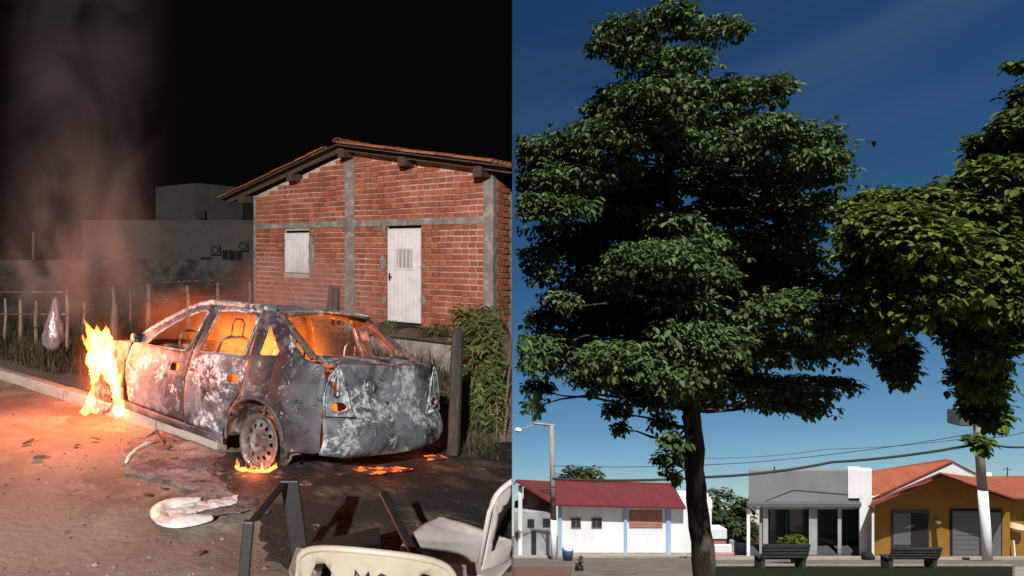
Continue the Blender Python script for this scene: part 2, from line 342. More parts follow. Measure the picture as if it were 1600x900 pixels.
# ---------------------------------------------------------------- brick house
HL, HR = Vector((-.05, 17.4, 0)), Vector((4.56, 12.82, 0))
HD = (HR-HL).normalized(); HN = Vector((HD.y, -HD.x, 0));
if HN.y > 0: HN = -HN
HLEN = (HR-HL).length
HB = -HN                                                   # into the house
def brick_house():
    root = thing('brick_house', 'unplastered red brick house with gabled tile roof, white door and shutter', 'house', HL)
    base, floor = -.32, .10
    pk = HLEN*.48; eaveL, eaveR, peak = 3.10, 3.22, 3.93
    def top(t): return eaveL+(peak-eaveL)*t/pk if t < pk else peak+(eaveR-peak)*(t-pk)/(HLEN-pk)
    def W(t, z, n=0): return HD*t+HN*n+Vector((0, 0, z))
    SD = 4.0                                               # how much of the side wall is built
    def box(mb, t0, t1, z0, z1, n0, n1):
        mb.hull8([W(t0, z0, n0), W(t1, z0, n0), W(t1, z0, n1), W(t0, z0, n1), W(t0, z1, n0), W(t1, z1, n0), W(t1, z1, n1), W(t0, z1, n1)]); return mb
    # openings
    def t_of(px):
        k = (px-CX)/F; return (k*HL.y-HL.x)/(HD.x-k*HD.y)
    def z_of(px, py):
        t = t_of(px); Y = HL.y+HD.y*t; return H-(py-CY)/F*Y
    win = (t_of(444.5), t_of(482), z_of(463, 426), z_of(463, 364)); dor = (t_of(605), t_of(656.5), floor, z_of(630, 357))
    # mortar wall with real openings
    outline = [(0, base), (HLEN, base), (HLEN, eaveR), (pk, peak), (0, eaveL)]
    g = .06
    hol = lambda a: [(a[0]-.02, a[2]-.02), (a[1]+.02, a[2]-.02), (a[1]+.02, a[3]+g), (a[0]-.02, a[3]+g)]
    wall = panel('wall', [outline, hol(win), hol(dor)], lambda u, v: W(u, v, -.08), M['mortar'], root, .5, .15, smooth=False)
    side = panel('side_wall', [[(0.08, base), (SD, base), (SD, eaveR), (0.08, eaveR)]], lambda u, v: W(HLEN-.075, v)+HB*u, M['mortar'], root, 1, .15, smooth=False)
    bw, bh, gx, gz = .15, .095, .016, .026
    mbk = MB(); mbk.box((0, 0, 0), (bw, .05, bh)); bme = bpy.data.meshes.new('brick'); bme.from_pydata(mbk.v, [], mbk.f); bme.materials.append(M['brick'])
    cells = []
    beam = (z_of(630, 352.5), z_of(630, 342))
    pil = [(-.02, .10), (t_of(539), t_of(553.5)), (HLEN-.20, HLEN+.02)]
    z = base+.02; row = 0
    while z < peak:
        x = -.1-(row % 2)*.03-random.random()*.02
        while x < HLEN:
            a, b2 = x, x+bw; z0, z1 = z, z+bh; tc_ = (a+b2)/2
            ok = a > -.05 and b2 < HLEN and z1 < min(top(max(a, 0)), top(b2))-.02
            if z1 > beam[0]+.03 and z0 < beam[1]-.03: ok = False
            for o_ in (win, dor):          # bricks are cut where they meet an opening
                if z1 > o_[2]-.03 and z0 < o_[3]+g and b2 > o_[0]-.025 and a < o_[1]+.025:
                    if a < o_[0]-.025 < b2: b2 = o_[0]-.025
                    elif a < o_[1]+.025 < b2: a = o_[1]+.025
                    else: ok = False
            for q0, q1 in pil:
                if b2 < q1 and a > q0: ok = False
            if ok and b2-a > .03: cells.append(((a+b2)/2, (z0+z1)/2, 0, (b2-a)/bw))
            x += bw+gx
        z += bh+gz; row += 1
    z = base+.02; row = 0
    while z < eaveR-bh:
        for k in range(int(SD/(bw+gx))): cells.append((.12+k*(bw+gx)+(row % 2)*.1+bw/2, z+bh/2, 1, 1.0))
        z += bh+gz; row += 1
    # nearest visible ones are single bricks
    def wpos(c): return HL+(W(c[0], c[1], -.02) if c[2] == 0 else W(HLEN-.02, c[1])+HB*c[0])
    def pixx(p): return CX+F*p.x/p.y
    def pixy(p): return CY-F*(p.z-H)/p.y
    vis = [c for c in cells if pixx(wpos(c)) < 793 and pixy(wpos(c)) < 505]
    vis = [c for c in vis if c[2] == 0 or c[0] < 2.0]
    vis.sort(key=lambda c: wpos(c).y)
    sel = set(vis[:290]); rz = math.atan2(HD.y, HD.x)
    rest = {0: MB(), 1: MB()}
    for c in cells:
        p = W(c[0], c[1], -.0235+U(.003)) if c[2] == 0 else W(HLEN-.0235+U(.003), c[1])+HB*c[0]
        if c in sel:
            o = bpy.data.objects.new('brick', bme); C.objects.link(o); o.parent = wall if c[2] == 0 else side; o.location = p
            o.rotation_euler = (U(.015), U(.025), (rz if c[2] == 0 else rz+math.pi/2)+U(.02)); o.scale = (c[3]*(1+U(.03)), 1, 1+U(.06))
        else:
            if c[2] == 1 and pixx(HL+p) > 792: continue
            rest[c[2]].box((0, 0, 0), (bw*c[3]*(1+U(.02)), .05, bh*(1+U(.05))), Matrix.Translation(p) @ Matrix.Rotation((rz if c[2] == 0 else rz+math.pi/2)+U(.02), 4, 'Z') @ Matrix.Rotation(U(.02), 4, 'Y'))
    for k in (0, 1):
        o = rest[k].build('brick_rows', M['brickS'], wall if k == 0 else side, kind='stuff')
    # concrete frame
    mb = MB(); box(mb, 0, HLEN, beam[0], beam[1], -.03, .013); mb.build('tie_beam', M['conc'], root, bevel=.006)
    mb = MB(); tt = pil[1]; box(mb, tt[0], tt[1], base, peak-.03, -.03, .012); mb.build('pilaster', M['conc'], root, bevel=.006)
    mb = MB(); box(mb, -.015, .07, base, eaveL, -.05, .01); mb.build('pilaster', M['conc'], root, bevel=.006)
    mb = MB(); box(mb, HLEN-.19, HLEN+.012, base, eaveR-.02, -.16, .014); mb.build('pilaster', M['conc'], root, bevel=.008)
    # rough mortar dabs by the openings
    for a, b2, z0, z1 in ((win[1]+.01, win[1]+.2, win[2]-.05, win[3]-.02), (dor[0]-.2, dor[0]-.02, 1.25, 1.6), (dor[0]-.16, dor[0]-.02, 2.05, 2.35), (dor[1]+.02, dor[1]+.14, 1.3, 1.42), (dor[1]+.02, dor[1]+.16, .55, .72), (dor[0]-.15, dor[0]-.02, .5, .72), (win[0]-.11, win[0]-.02, win[2], win[2]+.1)):
        pts = []
        for i in range(14):
            q = 2*math.pi*i/14; pts.append(((a+b2)/2+(b2-a)/2*math.cos(q)*(1+U(.25)), (z0+z1)/2+(z1-z0)/2*math.sin(q)*(1+U(.2))))
        panel('mortar_patch', [pts], lambda u, v: W(u, v, .014+.004*noise.noise(Vector((u*20, v*20, 0)))), M['conc'], root, .08, .012)
    # shutter: sheet-steel slats in a frame
    def ribbed(o_, n, name, pn):
        t0, t1, z0, z1 = o_; mb = MB(); box(mb, t0, t1, z0, z1, -.06, -.045); leaf = mb.build(name, M['whitep'], root)
        step = (t1-t0-.06)/n
        for k in range(n):
            mb = MB(); a = t0+.03+k*step; box(mb, a+step*.12, a+step*.88, z0+.03, z1-.03, -.046, -.03); mb.build(pn, M['whitep'], leaf, bevel=.006)
        for a in ((t0, t0+.028, z0, z1), (t1-.028, t1, z0, z1), (t0+.028, t1-.028, z0, z0+.03), (t0+.028, t1-.028, z1-.03, z1)):
            mb = MB(); box(mb, a[0], a[1], a[2], a[3], -.047, -.018); mb.build('frame', M['whitep'], leaf, bevel=.004)
        return leaf
    ribbed(win, 7, 'window_shutter', 'slat')
    door = ribbed((dor[0], dor[1], dor[2]+.06, dor[3]), 8, 'door', 'slat')
    dz = dor[3]-dor[2]; dw = dor[1]-dor[0]; x0, x1 = dor[0]+dw*.24, dor[0]+dw*.80; z0, z1 = dor[2]+dz*.57, dor[2]+dz*.80
    for a in ((x0, x0+.04, z0, z1), (x1-.04, x1, z0, z1), (x0+.04, x1-.04, z0, z0+.04), (x0+.04, x1-.04, z1-.04, z1)):
        mb = MB(); box(mb, *a, -.03, -.004); mb.build('hatch_frame', M['whitep'], door, bevel=.004)
    mb = MB(); box(mb, x0+.04, x1-.04, z0+.04, z1-.04, -.031, -.026); mb.build('hatch_glass', mat('hatch_glass', (.35, .34, .36), .3), door)
    for k in range(4):
        a = x0+.07+k*(x1-x0-.14)/3.3; mb = MB(); box(mb, a, a+.022, z0+.04, z1-.04, -.024, -.010); mb.build('bar', M['whitep'], door)
    mb = MB(); mb.tube([W(dor[0]+.05, 1.12, -.02), W(dor[0]+.05, 1.12, .03), W(dor[0]+.14, 1.12, .03)], .011); mb.tube([W(dor[0]+.05, 1.04, -.02), W(dor[0]+.05, 1.20, -.014)], .02); mb.build('handle', M['dark'], door)
    for o_ in (win, dor):     # dark gap under the lintel and the reveal behind
        mb = MB(); box(mb, o_[0]-.03, o_[1]+.03, o_[2]-.02, o_[3]+g+.01, -.30, -.17); mb.build('opening', M['dark'], root)
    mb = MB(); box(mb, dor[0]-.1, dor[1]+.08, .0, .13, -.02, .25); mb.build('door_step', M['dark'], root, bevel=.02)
    # roof: two slopes of barrel tiles over purlins
    ov, oe, back = .55, .75, 1.8
    def RP_(t, n, dz=0): return W(t, top(min(max(t, 0), HLEN))+(0 if 0 <= t <= HLEN else (-(abs(t) if t < 0 else t-HLEN))*(.262 if t < 0 else .2)) + dz, n)
    roof = MB()
    for t0, t1 in ((-oe, pk), (pk, HLEN+.6)):
        a = [RP_(t0, ov, .10), RP_(t1, ov, .10), RP_(t1, -back, .10), RP_(t0, -back, .10)]
        roof.hull8(a+[p+Vector((0, 0, .03)) for p in a])
    ro = roof.build('roof', M['oldwood'], root); clip(ro, Matrix.Translation(HL))
    tm = MB()      # one barrel tile, along its local x from low to high end
    nn = 6
    for i in range(nn+1):
        q = math.pi*i/nn
        for x, r in ((0, .085), (.5, .068)):
            for rr in (r, r-.014): tm.v.append((x, math.cos(q)*rr, math.sin(q)*rr*.75))
    for i in range(nn):
        b0 = i*4
        tm.f += [(b0, b0+2, b0+6, b0+4), (b0+1, b0+5, b0+7, b0+3), (b0, b0+4, b0+5, b0+1), (b0+2, b0+3, b0+7, b0+6)]
    tme = bpy.data.meshes.new('tile'); tme.from_pydata(tm.v, [], tm.f); tme.materials.append(M['tile'])
    rows = MB()
    for sgn, t0, t1 in ((1, -oe, pk), (-1, HLEN+.6, pk)):
        A0, A1 = RP_(t0, 0, .13), RP_(t1, 0, .13); dr = (A1-A0).normalized(); Ls = (A1-A0).length
        up = dr.cross(HN)*(1 if dr.cross(HN).z > 0 else -1)
        n = int(Ls/.40)+1
        for i in range(n):
            if i*.40+.44 > Ls: continue
            for k in range(9):
                for inv in (0, 1):
                    off = ov-.05-k*.19-(.095 if inv else 0)
                    p = A0+dr*(i*.40-.03)+HN*off+up*(.03 if not inv else .06)
                    if pixx(HL+p) > 799: continue
                    Mx = Matrix((dr, -up.cross(dr)*-1, up)).transposed().to_4x4()
                    y_ax = up.cross(dr)
                    Mx = Matrix((dr, y_ax, up if not inv else up)).transposed().to_4x4()
                    if inv: Mx = Mx @ Matrix.Rotation(math.pi, 4, 'X')
                    Mx = Matrix.Translation(p+Vector((U(.006), U(.006), U(.008)))) @ Mx
                    if k < 2:
                        o = bpy.data.objects.new('tile', tme); C.objects.link(o); o.parent = ro; o.matrix_local = Mx
                    else: rows.add([Mx @ Vector(v) for v in tm.v], tm.f)
    for k in range(5):      # ridge caps
        Mx = Matrix.Translation(RP_(pk, ov-.02-k*.36, .19)) @ Matrix((-HN, HD, Vector((0, 0, 1)))).transposed().to_4x4() @ Matrix.Scale(1.35, 4)
        o = bpy.data.objects.new('tile', tme); C.objects.link(o); o.parent = ro; o.matrix_local = Mx
    rows.build('tile_rows', M['tileS'], ro, kind='stuff')
    for k, t in enumerate((-.15, HLEN*.235, pk, HLEN*.72, HLEN-.12)):
        mb = MB(); zt = top(min(max(t, 0), HLEN))+(-.04 if t >= 0 else -.08)
        box(mb, t-.09, t+.09, zt-.11, zt+.10, -1.0, .36+U(.05)); o = mb.build('purlin', M['oldwood'], root, bevel=.01); clip(o, Matrix.Translation(HL))
    # rafter line at the verge
    for t0, t1 in ((-oe+.05, pk), (pk, HLEN+.5)):
        a = [RP_(t0, ov-.25, .0), RP_(t1, ov-.25, .0), RP_(t1, ov-.33, .0), RP_(t0, ov-.33, .0)]
        mb = MB(); mb.hull8(a+[p+Vector((0, 0, .098)) for p in a]); o = mb.build('rafter', M['oldwood'], root); clip(o, Matrix.Translation(HL))
    clip(side, Matrix.Translation(HL))
brick_house()
# terrace in front of the door
def terrace():
    T0 = P(560, 520, 12.55); d = HD
    a = Vector((T0.x, T0.y, 0)); out = []
    b = a+d*2.35; dep = -HN*2.6
    root = thing('terrace_wall', 'low rough concrete retaining wall in front of the white door', 'wall', a)
    mb = MB(); L0 = Vector((0, 0, 0)); L1 = d*2.35
    mb.hull8([L0+Vector((0, 0, -.45)), L1+Vector((0, 0, -.45)), L1-HN*.2+Vector((0, 0, -.45)), -HN*.2+Vector((0, 0, -.45)),
              Vector((0, 0, .115)), L1+Vector((0, 0, .115)), L1-HN*.2+Vector((0, 0, .115)), -HN*.2+Vector((0, 0, .115))])
    clip(mb.build('wall_face', M['conc'], root, bevel=.02), Matrix.Translation(a))
    mb = MB(); mb.hull8([-HN*.2+Vector((0, 0, -.4)), L1-HN*.2+Vector((0, 0, -.4)), L1-HN*2.4+Vector((0, 0, -.4)), -HN*2.4+Vector((0, 0, -.4)),
                         -HN*.2+Vector((0, 0, .09)), L1-HN*.2+Vector((0, 0, .09)), L1-HN*2.4+Vector((0, 0, .09)), -HN*2.4+Vector((0, 0, .09))])
    clip(mb.build('fill', M['dirt'], root), Matrix.Translation(a))
    mb = MB(); mb.tube([Vector((0, 0, .13))+HN*.02, L1*.5+Vector((0, 0, .15))+HN*.03, L1+Vector((0, 0, .125))+HN*.02], .012, 6)
    clip(mb.build('cable', M['dark'], root), Matrix.Translation(a))
terrace()
def planks():
    for k, (x0, y0, x1, y1) in enumerate(((511, 498, 517, 446), (521, 498, 526, 447))):
        a = P(x0, y0, 14.6); b = P(x1, y1, 15.25); mb = MB(); s = Vector((.045, 0, 0)); q = Vector((0, .03, 0))
        mb.hull8([a-s, a+s, a+s+q, a-s+q, b-s, b+s, b+s+q, b-s+q]); o = mb.build('plank', M['oldwood'])
        tag(o, ('left' if k == 0 else 'right')+' of two short planks leaning on the brick wall below the pilaster', 'plank', 'planks leaning on the house')
planks()
# ---------------------------------------------------------------- neighbour's house, yard wall, fence
def neighbour():
    Y = 30.; root = thing('white_house', 'pale flat-roofed house with air conditioners behind the smoke', 'house', P(260, 470, Y))
    o0 = P(260, 470, Y)
    def W(px, py, dy=0): return P(px, py, Y+dy)-o0
    def bx(name, x0, y0, x1, y1, d0, d1, m, par=root, bevel=0):
        a = W(x0, y1); b = W(x1, y0); mb = MB(); mb.hull8([Vector((a.x, d0, a.z)), Vector((b.x, d0, a.z)), Vector((b.x, d1, a.z)), Vector((a.x, d1, a.z)), Vector((a.x, d0, b.z)), Vector((b.x, d0, b.z)), Vector((b.x, d1, b.z)), Vector((a.x, d1, b.z))])
        return mb.build(name, m, par, bevel=bevel)
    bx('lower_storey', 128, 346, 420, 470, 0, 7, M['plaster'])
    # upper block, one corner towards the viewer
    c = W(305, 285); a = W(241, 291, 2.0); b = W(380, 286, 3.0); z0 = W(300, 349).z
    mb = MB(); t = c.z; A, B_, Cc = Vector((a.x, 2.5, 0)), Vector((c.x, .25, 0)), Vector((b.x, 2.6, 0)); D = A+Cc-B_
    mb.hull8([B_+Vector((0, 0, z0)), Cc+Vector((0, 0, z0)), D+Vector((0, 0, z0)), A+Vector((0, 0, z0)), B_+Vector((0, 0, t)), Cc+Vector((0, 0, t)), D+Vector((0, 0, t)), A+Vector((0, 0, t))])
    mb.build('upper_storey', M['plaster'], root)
    bx('cornice', 126, 344, 420, 347, -.06, .2, M['plaster'])
    wd = bx('window', 306, 328, 320, 342, .28, .5, M['dark']); 
    for k in range(4): bx('louvre', 306.5, 329+k*3.4, 319.5, 331+k*3.4, .24, .28, M['oldwood'], wd)
    wd = bx('window', 346, 391, 380, 408, -.02, .1, M['dark'])
    for k in range(4): bx('glazing_bar', 346+k*11, 391, 347+k*11, 408, -.05, -.02, M['plaster'], wd)
    bx('window', 314, 402, 331, 410, -.02, .1, M['dark'])
    bx('recess', 380, 310, 396, 343, 2.0, 2.5, M['dark'])
    for x0, y0 in ((329, 383), (372, 377)):
        a = bx('air_conditioner', x0, y0, x0+15, y0+15, -.4, 0, M['plaster'], bevel=.02)
        mb = MB(); q = W(x0+7.5, y0+7.5); mb.lathe([(.18, 0), (.18, .02), (.13, .02), (.13, 0)], 16, Matrix.Translation((q.x, -.43, q.z)) @ Matrix.Rotation(R(90), 4, 'X')); mb.build('fan_grille', M['dark'], a)
neighbour()
def yard_wall():
    a, b = P(-120, 405, 20.5), P(398, 409, 21); root = thing('yard_wall', 'stained grey block yard wall behind the stake fence', 'wall', (a.x, a.y, -.4))
    mb = MB(); d = (b-a); h = 1.36+.4; n = 26
    for i in range(n):      # uneven coping
        p = d*(i/n); q = d*((i+1)/n); z = h+U(.03); k = Vector((0, .16, 0))
        p.z = q.z = 0
        mb.hull8([p, q, q+k, p+k]+[v+Vector((0, 0, z)) for v in (p, q, q+k, p+k)])
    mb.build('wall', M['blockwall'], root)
    mb = MB(); mb.tube([P(51, 470, 34), P(52, 362, 34)], .06, 6); tag(mb.build('far_post', M['stake']), 'thin pale utility post rising beyond the yard wall', 'post')
    o0 = P(14, 408, 40); sh = thing('far_shed', 'dark low shed roof beyond the yard wall at the far left', 'shed', o0)
    mb = MB(); mb.box((0, 1, -1.2), (2.6, 2, 2.6)); mb.build('wall', M['blockwall'], sh)
    mb = MB(); mb.prism([(-1.6, -.2, .1), (1.6, -.2, .1), (1.6, 1, .55), (-1.6, 1, .55)], (0, 0, .06)); mb.build('roof', M['oldwood'], sh)
yard_wall()
STK = [(8, 466, 548, 2), (32, 468, 540, 3.5), (57, 470, 545, 3), (104, 452, 562, 2.6), (131, 472, 520, 2), (179, 474, 545, 6), (176, 448, 500, 3), (232, 444, 508, 4), (203, 455, 500, 2), (292, 446, 500, 3), (340, 442, 500, 3), (390, 440, 500, 2.4)]
WH = ['at the far left edge of the fence', 'second from the left edge of the fence', 'third from the left edge, left of the hanging bag', 'right behind the hanging plastic bag', 'left of the tall flame', 'thick and blotched, directly above the tall flame', 'thin, above the thick blotched post', 'in the smoke left of the windscreen pillar', 'short, between the thick post and the car', 'behind the front side window', 'behind the car roof', 'beside the left corner of the brick house']
for k, (x, y0, y1, wd) in enumerate(STK):
    Yk = F*(H+.3)/(y1-CY); Yk = min(Yk, 17)
    a = P(x+U(3), y1, Yk); a.z = -.35; b = P(x, y0, Yk); mb = MB(); r = wd/F*Yk
    mb.tube([a, a.lerp(b, .35)+Vector((U(.03), U(.03), 0)), a.lerp(b, .7)+Vector((U(.03), U(.03), 0)), b], [r*1.1, r, r*.95, r*.75], 7)
    tag(mb.build('fence_stake', M['stake'], smooth=False), 'rough wooden fence stake '+WH[k], 'stake', 'wooden stakes of the yard fence')
for k, (zz) in enumerate((.55, .95)):
    mb = MB(); mb.tube([P(-20, 500, 12)*1, P(104, 500, 12), P(232, 480, 15), P(392, 470, 17)], .006, 4)
    for i in range(len(mb.v)): mb.v[i] = (mb.v[i][0], mb.v[i][1], mb.v[i][2]*0+zz+(.02 if i % 2 else 0))
    tag(mb.build('fence_wire', M['rust']), ('lower' if k == 0 else 'upper')+' rusty wire strung along the stake fence', 'wire')
def bag():
    c = P(84, 548, 10.8); mb = MB(); prof = [(.001, 0), (.10, .02), (.155, .12), (.165, .26), (.14, .42), (.10, .58), (.06, .72), (.03, .82), (.015, .86), (.001, .87)]
    n = 36
    for r, z in prof:
        for k in range(n):
            q = 2*math.pi*k/n; rr = r*(1+.13*math.sin(q*7+z*9)+.06*math.sin(q*13-z*14)+.30*noise.noise(Vector((math.cos(q)*3, math.sin(q)*3, z*6))))
            mb.v.append((rr*math.cos(q)+.03*z, rr*math.sin(q), z))
    for i in range(len(prof)-1):
        for k in range(n): mb.f.append((i*n+k, i*n+(k+1) % n, (i+1)*n+(k+1) % n, (i+1)*n+k))
    o = mb.build('plastic_bag', M['bag'], smooth=True); o.location = c; tag(o, 'crumpled translucent plastic bag hanging from the fence', 'bag')
bag()
def blades(name, spots, m, n, h0, h1, wd=.012, label=None):
    mb = MB()
    for i in range(n):
        x, y = spots()
        if x > SEAM*y-.12: continue
        z = height(x, y)-.02; h = h0+(h1-h0)*random.random()**1.6; q = random.random()*6.283; le = U(.8)*h; le2 = le*1.9
        dx, dy = math.cos(q), math.sin(q); a = wd*(.6+random.random())
        mb.add([(x-dy*a, y+dx*a, z), (x+dy*a, y-dx*a, z), (x+dx*le*.4+dy*a*.8, y+dy*le*.4-dx*a*.8, z+h*.6), (x+dx*le*.4-dy*a*.8, y+dy*le*.4+dx*a*.8, z+h*.6), (x+dx*le2*.6, y+dy*le2*.6, z+h*(1-.25*abs(le)/h))], [(0, 1, 2, 3), (3, 2, 4)])
    return mb.build(name, m, kind='stuff')
def sp_verge():
    while True:
        y = 8.6+random.random()*11; x = -7+random.random()*10
        d = (x-KA.x)*KN.x+(y-KA.y)*KN.y
        if d > .9 and (x-HL.x)*HN.x+(y-HL.y)*HN.y > .1 and noise.noise(Vector((x*.8, y*.8, 0))) > -.15: return x, y
blades('dry_grass', sp_verge, M['drygrass'], 24000, .08, .5, .005)
def sp_right():
    while True:
        y = 6.4+random.random()*6; x = y*(.30+.09*random.random()); return x, y
blades('weeds', sp_right, M['drygrass'], 3600, .05, .26, .004)
# ---------------------------------------------------------------- shrubs in front of the house corner
def leaf_cloud(mb, c, rad, n, size, droop=.3, seam=0, shell_=.55, cluster=1, right=False, wr=.45):
    for i in range(n):
        while True:
            d = Vector((U(1), U(1), U(1)))
            if .02 < d.length < 1: break
        d = d.normalized()*(d.length**shell_)
        if random.random() < .22: d *= 1+random.random()*.45      # strays that break the outline
        p0 = Vector((c[0]+d.x*rad[0], c[1]+d.y*rad[1], c[2]+d.z*rad[2]))
        for k in range(cluster):
            q = 6.283*(k+random.random()*.6)/cluster if cluster > 1 else random.random()*6.283
            s = size*(.45+random.random()*1.05); el = -droop+U(.55)
            a = Vector((math.cos(q)*math.cos(el), math.sin(q)*math.cos(el), math.sin(el))); b = a.cross(Vector((U(.4), U(.4), 1))).normalized(); nn_ = b.cross(a)
            p = p0+a*s*.15
            if seam < 0 and p.x+s > SEAM*(p.y-s) : continue
            if seam > 0 and p.x-s*.9 < SEAM*(p.y+s*.5): continue
            w_ = s*wr*.5
            cu = nn_*s*(.05+random.random()*.08)
            mb.add([p, p+a*s*.28+b*w_*.9+cu*.6, p+a*s*.66+b*w_*.85+cu*.3, p+a*s-cu*1.4, p+a*s*.66-b*w_*.85+cu*.3, p+a*s*.28-b*w_*.9+cu*.6], [(0, 1, 2, 3), (0, 3, 4, 5)])
def shrub(label, c, rad, n, size, stems, group='shrubs by the house corner'):
    root = thing('shrub', label, 'shrub', (c[0], c[1], height(c[0], c[1])), group); mb = MB(); z0 = c[2]-root.location.z
    for k in range(stems):
        q = random.random()*6.28; e = Vector((math.cos(q)*rad[0]*.7, math.sin(q)*rad[1]*.7, z0+rad[2]*(.2+.7*random.random())))
        b = Vector((U(.12), U(.12), -.05)); md = b.lerp(e, .5)+Vector((U(.08), U(.08), .1)); mb.tube([b, md, e], [.016, .012, .005], 5)
    o = mb.build('stem', M['stem'], root); clip(o, Matrix.Translation(root.location))
    mb = MB()
    for k in range(max(6, n//90)):
        cc = Vector((c[0]+U(rad[0])*.75, c[1]+U(rad[1])*.75, c[2]+U(rad[2])*.8)); leaf_cloud(mb, cc, (rad[0]*.4, rad[1]*.4, rad[2]*.32), n//max(6, n//90), size, .25, -1, .6, wr=.36)
    loc = root.location; mb.v = [(a-loc.x, b-loc.y, e-loc.z) for a, b, e in mb.v]
    mb.build('foliage', M['shrubleaf'], root)
shrub('tall leafy green shrub beside the charred post, nearest the house corner', P(772, 560, 8.6), (.42, .5, .58), 2300, .13, 7)
shrub('low leafy shrub directly right of the charred post', P(742, 610, 7.8), (.30, .35, .42), 1300, .11, 5)
shrub('grassy weed clump at the foot of the shrub on the right edge', P(785, 640, 7.2), (.18, .3, .3), 600, .10, 4)
shrub('sprig of weeds growing on the terrace left of the door step', P(600, 512, 12.9), (.22, .2, .14), 200, .09, 4, 'weeds on the terrace')
shrub('sprig of weeds on the terrace right of the door step', P(678, 516, 12.2), (.35, .2, .12), 260, .09, 4, 'weeds on the terrace')
shrub('thin weeds at the foot of the concrete corner pillar', P(760, 495, 11.4), (.35, .2, .35), 260, .10, 5, 'weeds on the terrace')
def post():
    a = G(708, 700, -.12); b = P(716, 514, a.y); mb = MB(); s = .057; ang = R(20)
    for i, (t, w_) in enumerate(((-.05, 1.05), (.35, 1.0), (.7, 1.02), (.96, .95), (1.0, .6))):
        p = a.lerp(b, t)
        for k in range(8):
            q = 2*math.pi*k/8+ang; mb.v.append((p.x+math.cos(q)*s*w_*(1+U(.08)), p.y+math.sin(q)*s*w_*(1+U(.08)), p.z))
    for i in range(4):
        for k in range(8): mb.f.append((i*8+k, i*8+(k+1) % 8, (i+1)*8+(k+1) % 8, (i+1)*8+k))
    mb.f.append(tuple(32+k for k in range(8))); tag(mb.build('charred_post', M['char']), 'leaning charred fence post standing right of the car boot', 'post')
post()
